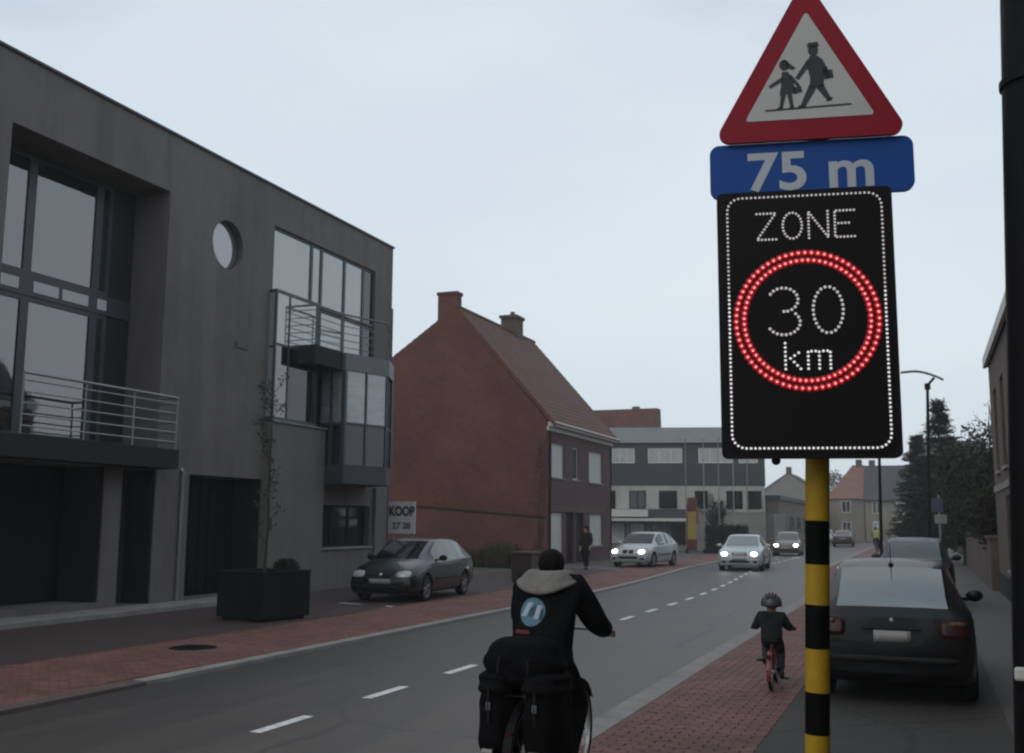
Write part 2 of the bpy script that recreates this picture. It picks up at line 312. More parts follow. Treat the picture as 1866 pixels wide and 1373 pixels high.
def text_mesh(body, size, fn, depth=0.002, offset=0.0, align='CENTER'):
    c = bpy.data.curves.new('lettering', 'FONT'); c.body = body; c.size = size; c.align_x = align; c.extrude = depth; c.offset = offset; c.resolution_u = 4
    t = bpy.data.objects.new('lettering', c); COL.objects.link(t)
    dg = bpy.context.evaluated_depsgraph_get(); me = bpy.data.meshes.new_from_object(t.evaluated_get(dg))
    bpy.data.objects.remove(t); bpy.data.curves.remove(c)
    for v in me.vertices: v.co = fn(v.co.x, v.co.y, v.co.z)
    return me
def link_mesh(name, me, m, parent=None, wc=True):
    me.materials.clear(); me.materials.append(m)
    o = bpy.data.objects.new(name, me); COL.objects.link(o)
    if parent: attach(o, parent) if wc else child(o, parent)
    return o

def link_letters(me, m, parent, name='letter'):
    adj = {}; 
    for e in me.edges: a, b_ = e.vertices; adj.setdefault(a, []).append(b_); adj.setdefault(b_, []).append(a)
    seen = {}; k = 0
    for v in range(len(me.vertices)):
        if v in seen: continue
        st = [v]; seen[v] = k
        while st:
            x = st.pop()
            for y_ in adj.get(x, ()):
                if y_ not in seen: seen[y_] = k; st.append(y_)
        k += 1
    # front, back and sides of one letter lie over each other: join pieces that overlap
    box = {}
    for v, c in seen.items():
        p = me.vertices[v].co; q = box.setdefault(c, [1e9, -1e9]); q[0] = min(q[0], p.x); q[1] = max(q[1], p.x)
    order = sorted(box, key=lambda c: box[c][0]); grp = {}; cur = -1; hi = -1e9
    for c in order:
        if box[c][0] > hi - 1e-4: cur += 1; hi = box[c][1]
        else: hi = max(hi, box[c][1])
        grp[c] = cur
    for gi in range(cur + 1):
        b = MB(); idx = {}
        for p in me.polygons:
            if grp[seen[p.vertices[0]]] != gi: continue
            f = []
            for vi in p.vertices:
                if vi not in idx: idx[vi] = len(b.v); b.v.append(tuple(me.vertices[vi].co))
                f.append(idx[vi])
            b.f.append(tuple(f)); b.m.append(0)
        b.build(name, m, parent)
# ------------------------------------------------------------------ street layout
def shift(y):                       # the street drifts left in the distance
    t = min(max((y - 25) / 27.0, 0), 1); s = t * t * (3 - 2 * t)
    return -1.35 * s - max(0, y - 52) * 0.004
def strip(x0, x1, y0, y1, z, name, m, step=2.0, bend=True):
    b = MB(); n = max(1, int((y1 - y0) / step)); vs = []
    for i in range(n + 1):
        y = y0 + (y1 - y0) * i / n; s = shift(y) if bend else 0
        vs += [(x0 + s, y, z), (x1 + s, y, z)]
    b.add(vs, [(2 * i, 2 * i + 1, 2 * i + 3, 2 * i + 2) for i in range(n)])
    o = b.build(name, m); return o
KL, KR, DASH = -8.29, -2.95, -5.6
g = MB(); g.add([(-400, -200, -0.03), (400, -200, -0.03), (400, 700, -0.03), (-400, 700, -0.03)], [(0, 1, 2, 3)])
tag(g.build('ground', GROUND), 'bare earth and verge reaching out beyond the street', kind='structure')
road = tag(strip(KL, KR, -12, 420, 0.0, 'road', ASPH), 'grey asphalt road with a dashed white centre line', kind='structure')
y = 0.0
dashes = [8.06 + 2.0 * k for k in range(-3, 30)]
dme = None
for y in dashes:
    s0, s1 = shift(y), shift(y + 0.88)
    b = MB(); b.add([(DASH - 0.06 + s0, y, 0.004), (DASH + 0.06 + s0, y, 0.004), (DASH + 0.06 + s1, y + 0.88, 0.004), (DASH - 0.06 + s1, y + 0.88, 0.004)], [(0, 1, 2, 3)])
    b.build('centre_dash', PAINT, road)
# left: kerb stones, red paver strip, dark paving; right: kerb, rose paver strip, parking asphalt, sidewalk
def kerb_row(name, x, w, y0, y1, h, m, label, step=1.0):
    root = tag(empty(name, (x, y0, 0)), label, kind='structure')
    me = None; i = 0; yy = y0
    while yy < y1:
        L = step if yy < 45 else 4.0
        b = MB(); a0, a1 = shift(yy), shift(yy + L)
        b.add([(x - w / 2 + a0, yy + .006, -.02), (x + w / 2 + a0, yy + .006, -.02), (x + w / 2 + a1, yy + L - .006, -.02), (x - w / 2 + a1, yy + L - .006, -.02),
               (x - w / 2 + a0, yy + .006, h), (x + w / 2 + a0 - .01, yy + .006, h - .006), (x + w / 2 + a1 - .01, yy + L - .006, h - .006), (x - w / 2 + a1, yy + L - .006, h)],
              [(4, 5, 6, 7), (0, 1, 5, 4), (1, 2, 6, 5), (2, 3, 7, 6), (3, 0, 4, 7)])
        b.build('kerb_stone', m, root); yy += L
    return root
kerb_row('left_kerb', KL - 0.09, 0.2, 9.8, 125, 0.055, KERB, 'pale concrete kerb line along the left edge of the road')
kerb_row('dropped_kerb', KL - 0.09, 0.21, 3.8, 9.8, 0.049, mat('worn_kerb', (0.10, 0.075, 0.07), 0.9, noise=.3, nscale=3), 'worn dark dropped kerb at the near left driveway')
kerb_row('right_kerb', KR + 0.12, 0.26, -4.2, 125, 0.05, KERB, 'pale concrete kerb band along the right edge of the road')

def paver_strip(name, label, x0, x1, y0, y1, m, ang, cam_n=300, z=0.05):
    base = strip(x0, x1, y0, y1, z - 0.012, name, JOINT)
    tag(base, label, kind='structure')
    L, Wd, gp = 0.205, 0.1, 0.005; cells = []
    ca, sa = math.cos(ang), math.sin(ang); xm, ym = (x0 + x1) / 2, y0
    ymax = min(y1, 48)
    rng = int((ymax - y0 + 4) / Wd) + 6
    if ang == 0:
        for j in range(int((ymax - y0) / Wd)):
            yy = y0 + (j + .5) * Wd; off = (j % 2) * L / 2; xx = x0 + off - L / 2
            while xx < x1 - 0.02:
                a = max(xx, x0); e = min(xx + L, x1)
                if e - a > 0.05: cells.append(((a + e) / 2, yy, 0.0, e - a))
                xx += L
    else:
        # 45 degree running bond
        for j in range(-rng, rng):
            v = (j + .5) * Wd
            # centre line points u such that the brick falls within the strip
            u0_ = (x0 - xm + v * sa) / ca; u1_ = (x1 - xm + v * sa) / ca
            i0 = int(math.floor(u0_ / L)) - 1; i1 = int(math.ceil(u1_ / L)) + 1
            for i in range(i0, i1):
                u = (i + .5 + (j % 2) * .5) * L
                px_, py_ = xm + u * ca - v * sa, ym + u * sa + v * ca
                if x0 + .05 < px_ < x1 - .05 and y0 < py_ < ymax: cells.append((px_, py_, ang, L))
    def near(c):
        d = Vector((c[0], c[1], 0)); rel = d - Vector((0, 0, 1.85)); zc = rel.dot(fwd)
        if zc <= 0.5: return 1e9
        X = F_PX * rel.dot(rgt) / zc; Y = F_PX * rel.dot(upv) / zc
        return zc if abs(X) < 930 and Y > -690 else 1e6 + zc
    cells.sort(key=near)
    shared = {}
    def bm_of(l):
        b = MB(); hl, hw, bv = l / 2 - gp / 2, Wd / 2 - gp / 2, 0.006
        b.add([(-hl, -hw, -.03), (hl, -hw, -.03), (hl, hw, -.03), (-hl, hw, -.03), (-hl, -hw, -.005), (hl, -hw, -.005), (hl, hw, -.005), (-hl, hw, -.005),
               (-hl + bv, -hw + bv, 0), (hl - bv, -hw + bv, 0), (hl - bv, hw - bv, 0), (-hl + bv, hw - bv, 0)],
              [(0, 1, 5, 4), (1, 2, 6, 5), (2, 3, 7, 6), (3, 0, 4, 7), (4, 5, 9, 8), (5, 6, 10, 9), (6, 7, 11, 10), (7, 4, 8, 11), (8, 9, 10, 11)])
        return b
    rest = MB()
    for k, (cx, cy, a, l) in enumerate(cells):
        dz = random.uniform(-.003, .003); cx += shift(cy)
        if k < cam_n:
            key = round(l, 2)
            if key not in shared: shared[key] = bm_of(l).mesh('paver_brick', m)
            o = bpy.data.objects.new('paver_brick', shared[key]); COL.objects.link(o); o.location = (cx, cy, z + dz); o.rotation_euler = (random.uniform(-.01, .01), random.uniform(-.01, .01), a); o.parent = base
        else:
            b = bm_of(l); c_, s_ = math.cos(a), math.sin(a)
            rest.add([(cx + p[0] * c_ - p[1] * s_, cy + p[0] * s_ + p[1] * c_, z + dz + p[2]) for p in b.v], b.f)
    o = rest.build('distant_pavers', m, base); tag(o, kind='stuff')
    strip(x0, x1, 48.05, y1, z, 'far_paving', m).parent = base
    return base
paver_strip('brick_footway', 'red brick footway laid diagonally beside the left kerb', -10.75, KL - 0.19, 5.5, 120, REDP, R(45))
paver_strip('brick_cycle_path', 'rose brick cycle path beside the right kerb', KR + 0.25, -1.36, -4, 120, REDP2, 0)
tag(strip(-15.1, -10.75, 0, 41, 0.045, 'forecourt', DPAVE, bend=False), 'dark paved forecourt before the grey building', kind='structure')
tag(strip(-15.15, -10.75, 41.004, 66, 0.0455, 'far_pavement', SIDEW), 'grey pavement before the red brick house', kind='structure')
tag(strip(-1.36, 3.5, -6, 120, 0.047, 'parking_strip', ASPH2, bend=False), 'dark asphalt pavement under the parked cars on the right', kind='structure')
tag(strip(0.62, 1.86, -6, 120, 0.053, 'sidewalk', SIDEW, bend=False), 'narrow grey sidewalk along the brown brick house', kind='structure')
b = MB(); b.box(-15.1, -14.25, 6, 21.6, 0.0, 0.14)
tag(b.build('entrance_step', KERB, bevel=.01), 'low pale concrete step along the foot of the grey building', kind='structure')
# parking bay marks, drain cover
for (xa, xb, ya, yb) in ((-12.35, -11.75, 20.75, 20.87), (-11.0, -10.35 - .42, 20.45, 20.57)):
    b = MB(); b.add([(xa, ya, .0495), (xb, ya - .1, .0495), (xb, yb - .1, .0495), (xa, yb, .0495)], [(0, 1, 2, 3)])
    o = b.build('bay_mark', PAINT); o.parent = bpy.data.objects['forecourt']
b = MB(); b.lathe([(0.0, .058), (.33, .058), (.34, .05), (0, .045)], lambda x, y_, h: (-9.85 + x, 12.6 + y_, h), 24)
for k in range(5): b.box(-10.1, -9.6, 12.42 + k * .085, 12.445 + k * .085, .056, .064)
tag(b.build('drain_cover', BLACKM), 'dark round drain cover set in the red brick footway', 'drain cover')

# ------------------------------------------------------------------ grey building
P = -15.1
gb = empty('grey_building', (P, 18, 0), label='grey plastered modern building with balconies and a round window', cat='building')
def wall_mesh(ys, zs, holes, x_front, depth, m, name, parent):
    """facade in the YZ plane at x_front, facing +X, with rectangular holes (y0,y1,z0,z1)"""
    Y = sorted(set(ys + [h[0] for h in holes] + [h[1] for h in holes])); Z = sorted(set(zs + [h[2] for h in holes] + [h[3] for h in holes]))
    def solid(i, j):
        if not (0 <= i < len(Y) - 1 and 0 <= j < len(Z) - 1): return None
        yc, zc = (Y[i] + Y[i + 1]) / 2, (Z[j] + Z[j + 1]) / 2
        return not any(h[0] < yc < h[1] and h[2] < zc < h[3] for h in holes)
    b = MB(); xb = x_front - depth
    for i in range(len(Y) - 1):
        for j in range(len(Z) - 1):
            if not solid(i, j): continue
            y0, y1, z0, z1 = Y[i], Y[i + 1], Z[j], Z[j + 1]
            b.add([(x_front, y0, z0), (x_front, y1, z0), (x_front, y1, z1), (x_front, y0, z1)], [(0, 1, 2, 3)])
            for (di, dj, q) in ((-1, 0, [(y0, z0), (y0, z1)]), (1, 0, [(y1, z0), (y1, z1)]), (0, -1, [(y0, z0), (y1, z0)]), (0, 1, [(y0, z1), (y1, z1)])):
                if not solid(i + di, j + dj):
                    b.add([(x_front, *q[0]), (x_front, *q[1]), (xb, *q[1]), (xb, *q[0])], [(0, 1, 2, 3)])
    me = bpy.data.meshes.new(name); me.from_pydata(b.v, [], b.f); me.materials.append(m)
    o = bpy.data.objects.new(name, me); COL.objects.link(o)
    bm = bmesh.new(); bm.from_mesh(me); bmesh.ops.remove_doubles(bm, verts=bm.verts, dist=1e-4); bmesh.ops.recalc_face_normals(bm, faces=bm.faces)
    bm.to_mesh(me); bm.free(); attach(o, parent); return o
holes = [(13.5, 17.8, 3.36, 9.0), (8.0, 16.34, .26, 2.9), (16.83, 17.82, .14, 2.9), (18.9, 21.62, .14, 2.87), (19.25, 20.55, 7.68, 8.98),
         (21.75, 27.03, 7.6, 9.32), (21.75, 27.03, 4.36, 7.6), (24.3, 27.03, 1.17, 2.31)]
wall_mesh([3.0, 28.1], [0, 10.3], holes, P, 1.0, PLASTER, 'facade', gb)
B('side_wall', PLASTER, gb, (P - 12, P - .002, 27.8, 28.098, 0, 10.298)); B('side_wall', PLASTER, gb, (P - 12, P - .002, 3.002, 3.3, 0, 10.298))
B('back_wall', DARKPL, gb, (P - 12.3, P - 12.0, 3, 28.1, 0, 10.2))
B('roof', TILED, gb, (P - 12, P - .02, 3.05, 28.05, 10.1, 10.28))
B('roof_coping', DARKMET, gb, (P - .28, P + .05, 2.97, 28.14, 10.302, 10.36), bevel=.01)
B('roof_vent', DARKMET, gb, (P - 1.2, P - .5, 18.6, 19.3, 10.28, 10.62), bevel=.03)
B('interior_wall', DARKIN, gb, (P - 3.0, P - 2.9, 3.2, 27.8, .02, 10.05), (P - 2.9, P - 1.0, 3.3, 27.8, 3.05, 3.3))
# round window: plate with a circular hole, ring frame, glass set back
b = MB(); n = 40; cy, cz, rr = 19.9, 8.33, .585; vs = []
for i in range(n):
    a = 2 * math.pi * i / n; c, s = math.cos(a), math.sin(a); k = .66 / max(abs(c), abs(s))
    vs += [(P - .001, cy + min(k * c, .65) if c > 0 else cy + max(k * c, -.65), cz + max(-.65, min(.65, k * s))), (P - .001, cy + rr * c, cz + rr * s), (P - .4, cy + rr * c, cz + rr * s)]
fs = []
for i in range(n):
    j = (i + 1) % n; fs += [(3 * i, 3 * j, 3 * j + 1, 3 * i + 1), (3 * i + 1, 3 * j + 1, 3 * j + 2, 3 * i + 2)]
b.add(vs, fs); b.build('round_reveal', PLASTER, gb)
fnx = lambda x0_: (lambda x, y_, h: (x0_ + h, cy + x, cz + y_))
rw = MB().lathe([(.575, -.20), (.575, -.13), (.53, -.13), (.53, -.20)], fnx(P), 40).build('round_window', FRAME, gb, True)
o = MB().lathe([(0, -.17), (.54, -.17), (.54, -.165), (0, -.165)], fnx(P), 40).build('pane', GLASSB, gb)
# big recessed window with glazing bars and blinds
gx = P - .95
def pane_grid(x, cells, frame, fm, gm, parent, name='window', th=.06):
    """cells: (y0,y1,z0,z1,material or None)"""
    for (y0, y1, z0, z1, m) in cells:
        w = B(name, fm, parent, (x - .05, x + .03, y0, y0 + frame, z0, z1), (x - .05, x + .03, y1 - frame, y1, z0, z1), (x - .05, x + .03, y0 + frame, y1 - frame, z0, z0 + frame), (x - .05, x + .03, y0 + frame, y1 - frame, z1 - frame, z1))
        p = MB(); p.add([(x, y0 + frame, z0 + frame), (x, y1 - frame, z0 + frame), (x, y1 - frame, z1 - frame), (x, y0 + frame, z1 - frame)], [(0, 1, 2, 3)]); p.box(x - .02, x - .004, y0 + frame, y1 - frame, z0 + frame, z1 - frame)
        o = p.build('pane', m or gm, parent); o.parent = w; o.matrix_parent_inverse = Matrix.Identity(4)
    return
cells = []
for (a, e) in ((13.52, 14.92), (14.92, 16.72), (16.72, 17.1)):
    cells += [(a, e, 6.55, 8.98, None), (a, e, 3.4, 6.15, None)]
pane_grid(gx, cells, .10, FRAME, GLASS, gb)
B('transom', FRAME, gb, (gx - .05, gx + .05, 13.52, 17.78, 6.15, 6.55))
for (a, e) in ((14.05, 14.72), (15.08, 15.72), (15.82, 16.52), (16.78, 17.04)):
    B('blind', BLIND, gb, (gx + .051, gx + .06, a, e, 6.24, 6.46))
B('dark_panel', DARKPL, gb, (gx - .05, gx + .02, 17.1, 17.78, 3.4, 6.15), (gx - .05, gx + .02, 17.1, 17.78, 6.55, 8.98))
# left balcony
bal = B('balcony_slab', DARKPL, gb, (P - .9, P + .55, 10.5, 17.85, 2.92, 3.33), bevel=.01)
def rail(parent, pts, z0, z1, n, rb=.016, post_r=.02, posts=None, m=STEEL):
    r = MB().path([(x, y_, z1) for x, y_ in pts], .028, 8).build('top_rail', m, parent, True)
    for k in range(n):
        z = z0 + (z1 - z0) * (k + .6) / (n + .25)
        MB().path([(x, y_, z) for x, y_ in pts], rb, 6).build('rail_bar', m, parent, True)
    for (x, y_) in (posts or pts):
        MB().tube((x, y_, z0 - .05), (x, y_, z1), post_r, None, 8).build('rail_post', m, parent, True)
rail(gb, [(P + .48, 13.72), (P + .48, 17.8), (P - .0, 17.8)], 3.36, 4.42, 5, posts=[(P + .48, 13.72), (P + .48, 15.2), (P + .48, 16.5), (P + .48, 17.8)])
# ground floor behind the openings
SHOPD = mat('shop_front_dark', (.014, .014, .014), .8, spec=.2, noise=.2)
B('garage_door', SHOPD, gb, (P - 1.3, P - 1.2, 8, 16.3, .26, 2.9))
for k in range(7): B('door_slat', DARKPL, gb, (P - 1.2, P - 1.17, 8.2, 14.6, 2.35 - k * .12, 2.42 - k * .12))
B('shop_plinth', DARKPL, gb, (P - .9, P - .3, 13.3, 13.6, .26, 1.1), bevel=.01)
B('door', DARKMET, gb, (P - .75, P - .69, 16.84, 17.81, .14, 2.6), bevel=.01)
B('reveal_shade_panel', SHOPD, gb, (P - .98, P - .03, 16.27, 16.338, .262, 2.898)); B('reveal_shade_panel', SHOPD, gb, (P - .78, P - .03, 21.55, 21.618, .142, 2.868)); B('reveal_shade_panel', SHOPD, gb, (P - .68, P - .03, 17.75, 17.818, .142, 2.898))  # dark sheets added over the plaster reveals to paint in their shade
B('letter_box', STEEL, gb, (P - .69, P - .64, 17.3, 17.55, 1.35, 1.62), bevel=.01)
B('garage_gate', BLACKM, gb, (P - .85, P - .79, 18.9, 21.62, .14, 2.86))
for k in range(8): B('gate_panel', BLACKM, gb, (P - .79, P - .765, 18.95 + k * .335, 19.24 + k * .335, .2, 2.8))
MB().path([(P + .045, 18.62, .1), (P + .045, 18.62, 2.75), (P + .045, 18.62, 2.9), (P - .02, 18.62, 2.98)], .04, 10).build('downpipe', STEEL, gb, True)
B('wall_plate', DARKMET, gb, (P, P + .03, 20.35, 20.8, 5.95, 6.1))
# upper glazing
cells = [(21.77, 23.62, 7.62, 9.30, GLASSB), (23.62, 24.12, 7.62, 9.30, GLASSB), (24.12, 25.35, 7.62, 9.30, GLASSB), (25.35, 26.42, 7.62, 9.30, GLASSB), (26.42, 27.01, 7.62, 9.3, GLASSD),
         (23.62, 24.12, 4.4, 7.58, GLASS), (24.12, 25.35, 6.4, 7.58, GLASSB), (25.35, 26.42, 6.4, 7.58, GLASSB), (26.42, 27.01, 6.4, 7.58, GLASSD)]
pane_grid(P - .09, cells, .05, FRAME, GLASS, gb)
# glazed oriel that stands a little proud, with a side pane
ox = P + .2
B('oriel_frame', FRAME, gb, (P - .2, ox + .01, 21.66, 23.62, 7.56, 7.64), (P - .2, ox + .03, 21.62, 23.66, 4.30, 4.42), (ox - .05, ox + .005, 21.66, 21.72, 4.42, 7.56), (ox - .05, ox + .005, 22.25, 22.30, 4.42, 7.56), (ox - .05, ox + .005, 23.56, 23.62, 4.42, 7.56), (ox - .05, ox + .003, 21.72, 23.56, 6.22, 6.28))
for (a, e, z0, z1, m) in ((21.72, 22.25, 4.42, 6.22, GLASS), (22.30, 23.56, 4.42, 6.22, GLASSD), (21.72, 22.25, 6.28, 7.56, GLASSB), (22.30, 23.56, 6.28, 7.56, GLASSB)):
    B('oriel_pane', m, gb, (ox - .03, ox - .012, a, e, z0, z1))
PALEP = mat('pale_side_panel', (.30, .33, .35), .4)
B('oriel_side_pane', PALEP, gb, (P - .1, ox - .052, 21.67, 21.69, 6.2, 7.55))
B('oriel_side_pane', PALEP, gb, (P - .1, ox - .052, 21.67, 21.69, 4.43, 6.15))
# balcony block and bow window
bow = [(P, 24.17), (-14.36, 24.17), (-13.92, 25.7), (-14.36, 26.8), (P, 26.8)]
def grow(pts, d):
    c = Vector((P, 25.6)); out = []
    for x, y_ in pts:
        v = Vector((x, y_)) - c; out.append((x + (d if x > P + .01 else 0), y_ + d * (1 if v.y > 0 else -1)))
    return out
b = MB(); b.prism(grow(bow, .03), 2.86, 3.36); b.build('bow_base', DARKMET, gb)
b = MB(); b.prism(grow(bow, .05), 5.9, 6.36); b.build('bow_fascia', FASCIA, gb)
B('balcony_block', DARKPL, gb, (P, -14.4, 22.72, 24.118, 5.88, 6.37), bevel=.01)
for i in range(len(bow) - 1):
    (xa, ya), (xb, yb) = bow[i], bow[i + 1]
    d = Vector((xb - xa, yb - ya)); L = d.length; d.normalize(); nrm = Vector((d.y, -d.x))
    if nrm.x < 0 and abs(d.y) > .5: nrm = -nrm
    def q(u, z, o_): return (xa + d.x * u + nrm.x * o_, ya + d.y * u + nrm.y * o_, z)
    parts = 2
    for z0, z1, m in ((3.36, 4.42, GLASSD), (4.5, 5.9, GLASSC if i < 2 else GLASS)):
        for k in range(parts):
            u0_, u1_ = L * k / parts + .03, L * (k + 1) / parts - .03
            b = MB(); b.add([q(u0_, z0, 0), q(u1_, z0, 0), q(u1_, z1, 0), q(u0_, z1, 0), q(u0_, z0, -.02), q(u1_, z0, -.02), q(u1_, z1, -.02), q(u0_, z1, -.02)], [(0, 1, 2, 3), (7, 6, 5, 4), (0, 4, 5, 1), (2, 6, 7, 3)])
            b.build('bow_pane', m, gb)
    b = MB(); b.add([q(0, 4.42, .012), q(L, 4.42, .012), q(L, 4.5, .012), q(0, 4.5, .012), q(0, 4.42, -.03), q(L, 4.42, -.03), q(L, 4.5, -.03), q(0, 4.5, -.03)], [(0, 1, 2, 3), (7, 6, 5, 4), (0, 4, 5, 1), (2, 6, 7, 3)])
    b.build('bow_rail', FRAME, gb)
for i, (x, y_) in enumerate(bow[1:-1]):
    r_ = .055 if i != 1 else .03
    B('bow_post', FRAME, gb, (x - r_, x + r_, y_ - r_, y_ + r_, 3.36, 5.9))
B('bow_post', FRAME, gb, (-14.78, -14.70, 24.12, 24.2, 3.36, 5.9)); B('bow_post', FRAME, gb, (-14.17, -14.11, 24.91, 24.97, 3.36, 5.9))
rail(gb, [(P, 22.8), (-14.45, 22.8), (-14.45, 24.1), (-13.97, 25.7), (-14.4, 26.72)], 6.4, 7.42, 5, rb=.012, post_r=.016, m=FASCIA)
# rendered panel with sill, ground-floor window, pilaster
B('render_panel', PLASTER2, gb, (P + .002, P + .22, 21.66, 24.12, .04, 4.29))
B('panel_sill', KERB, gb, (P + .002, P + .27, 21.64, 24.15, 4.291, 4.298 + .04))
pane_grid(P - .2, [(24.32, 25.2, 1.19, 2.3, GLASSD), (25.2, 26.1, 1.19, 2.3, GLASSD), (26.1, 27.01, 1.19, 2.3, GLASSD)], .05, BLACKM, GLASSD, gb)
B('curtain', BLIND, gb, (P - .26, P - .23, 26.25, 26.75, 1.3, 2.2))
B('window_sill', KERB, gb, (P - .1, P + .09, 24.22, 27.1, 1.10, 1.165), bevel=.008)
B('corner_pilaster', PLASTER2, gb, (P + .002, P + .10, 27.2, 27.62, .04, 2.84))
B('lower_wall', PLASTER, gb, (P + .002, P + .03, 24.14, 27.18, .04, 1.09))
B('edge_strip', DARKMET, gb, (P - .3, P + .02, 28.1, 28.16, .05, 8.4))

# ------------------------------------------------------------------ houses
def yz_window(parent, x, y0, y1, z0, z1, pm, fm=None, sill=True, out=1, name='window', rec=.1, bars=1):
    """window in a wall facing out (+X if out=1, -X if out=-1), set back by rec from x"""
    fm = fm or WHITEP; xo = x - out * rec; f = .06
    def bx(a, e, yy0, yy1, zz0, zz1): return (min(a, e), max(a, e), yy0, yy1, zz0, zz1)
    bs = [bx(xo - out * .04, xo + out * .04, y0, y0 + f, z0, z1), bx(xo - out * .04, xo + out * .04, y1 - f, y1, z0, z1), bx(xo - out * .04, xo + out * .04, y0 + f, y1 - f, z0, z0 + f), bx(xo - out * .04, xo + out * .04, y0 + f, y1 - f, z1 - f, z1)]
    for k in range(bars):
        ym = y0 + (y1 - y0) * (k + 1) / (bars + 1); bs.append(bx(xo - out * .03, xo + out * .03, ym - .025, ym + .025, z0 + f, z1 - f))
    w = B(name, fm, parent, *bs)
    o = B('pane', pm, None, bx(xo - out * .01, xo + out * .005, y0 + f, y1 - f, z0 + f, z1 - f)); o.parent = w
    if sill:
        o = B('window_sill', KERB, None, bx(x - out * .1, x + out * .06, y0 - .08, y1 + .08, z0 - .08, z0 - .005)); o.parent = w
    return w
# --- red brick house
HX, HY0, HY1 = -15.15, 42.48, 52.6
rh = empty('red_brick_house', (HX, HY0, 0), label='red brick house with a tall windowless gable and clay tile roof', cat='house')
wins = [(43.2, 44.9, 3.87, 5.35), (46.15, 47.05, 3.87, 5.35), (48.7, 50.95, 3.85, 5.35), (43.1, 44.75, .3, 2.3), (45.2, 46.3, .05, 2.35), (46.6, 47.8, .05, 2.35), (48.8, 50.9, .8, 2.3)]
wall_mesh([HY0 + .25, HY1], [0, 6.3], wins, HX, .3, BRICKF, 'front_wall', rh)
gpts = [(HX, 0), (HX, 6.32), (-19.56, 11.47), (-25.2, 7.6), (-25.2, 0)]
b = MB(); b.extr(gpts, lambda u, v, d: (u, HY0 + d, v), 0, .25); b.build('gable_wall', BRICKR, rh)
b = MB(); b.extr(gpts, lambda u, v, d: (u, HY1 - .25 + d, v), 0.004, .25); b.build('gable_wall', BRICKR, rh)
def roof_slab(parent, name, m, xa, za, xb, zb, y0, y1, t=.14, rows=0):
    d = Vector((xb - xa, 0, zb - za)); L = d.length; d.normalize(); nr = Vector((-d.z, 0, d.x)); nr = nr if nr.z > 0 else -nr
    b = MB(); pts = [Vector((xa, 0, za)), Vector((xb, 0, zb)), Vector((xb, 0, zb)) + nr * t, Vector((xa, 0, za)) + nr * t]
    b.extr([(p.x, p.z) for p in pts], lambda u, v, e: (u, e, v), y0, y1)
    if rows:
        for k in range(rows):
            a = Vector((xa, 0, za)) + d * (L * k / rows) + nr * (t + .001); c = Vector((xa, 0, za)) + d * (L * (k + 1.0) / rows - .01) + nr * (t + .012)
            b.add([(a.x, y0, a.z), (a.x, y1, a.z), (c.x, y1, c.z + .02), (c.x, y0, c.z + .02), (c.x, y0, c.z - .02), (c.x, y1, c.z - .02)], [(0, 1, 2, 3), (3, 2, 5, 4)])
    return b.build(name, m, parent)
rf = roof_slab(rh, 'roof', TILER, -19.56, 11.47, HX + .35, 5.96 + .05, HY0 + .03, HY1 + .12, rows=24)
roof_slab(rh, 'rear_roof', TILER, -19.56, 11.47, -25.6, 7.33, HY0 + .03, HY1 + .12, rows=20)
B('ridge', TILER, rh, (-19.7, -19.42, HY0 - .02, HY1 + .14, 11.55, 11.72), bevel=.05)
B('gable_chimney', BRICKR, rh, (-20.45, -19.5, HY0 + .003, HY0 + .55, 10.6, 12.2), (-20.5, -19.45, HY0 - .04, HY0 + .6, 12.2, 12.34))
B('ridge_chimney', BRICKD, rh, (-20.05, -19.2, 49.2, 50.2, 10.8, 12.35), (-20.12, -19.13, 49.1, 50.3, 12.35, 12.5))
MB().tube((-19.6, 49.7, 12.5), (-19.6, 49.7, 12.75), .14, .12, 10).build('chimney_pot', TILER, rh, True)
B('gutter', WHITEP, rh, (HX + .02, HX + .42, HY0 + .1, HY1 + .1, 6.02, 6.24), bevel=.03)
B('eave_board', WHITEP, rh, (HX + .002, HX + .10, HY0 + .05, HY1, 5.86, 6.015))
# the lower, brighter brickwork of the gable with its sloping coping
lw = MB(); lw.extr([(-23.5, 0), (HX + .02, 0), (HX + .02, 2.06), (-21.04, 2.50), (-23.5, 2.70)], lambda u, v, d: (u, HY0 - .004 - d, v), 0, .2); lw.build('lower_gable_wall', BRICKL, rh)
cp = MB(); cp.extr([(HX + .05, 2.06), (HX + .05, 2.13), (-21.04, 2.58), (-23.5, 2.78), (-23.5, 2.70), (-21.04, 2.5)], lambda u, v, d: (u, HY0 - .23 + d, v), 0, .22); cp.build('wall_coping', DARKPL, rh)
SHUT = mat('white_shutter', (0.56, 0.57, 0.57), 0.6, noise=.05)
yz_window(rh, HX, 43.2, 44.9, 3.87, 5.35, SHUT, bars=0); yz_window(rh, HX, 46.15, 47.05, 3.87, 5.35, GLASS, bars=0); yz_window(rh, HX, 48.7, 50.95, 3.85, 5.35, SHUT, bars=0)
yz_window(rh, HX, 43.1, 44.75, .3, 2.3, SHUT, bars=0, sill=False); yz_window(rh, HX, 48.8, 50.9, .8, 2.3, SHUT, bars=1)
B('door', BLACKM, rh, (HX - .2, HX - .14, 45.2, 46.3, .05, 2.34)); B('door', TRIM, rh, (HX - .2, HX - .14, 46.6, 47.8, .05, 2.34))
B('lintel', BRICKD, rh, (HX + .002, HX + .03, 42.8, 51.2, 2.36, 2.62))
MB().path([(HX + .06, HY0 + .35, .1), (HX + .06, HY0 + .35, 5.85)], .045, 8).build('downpipe', BLACKM, rh, True)

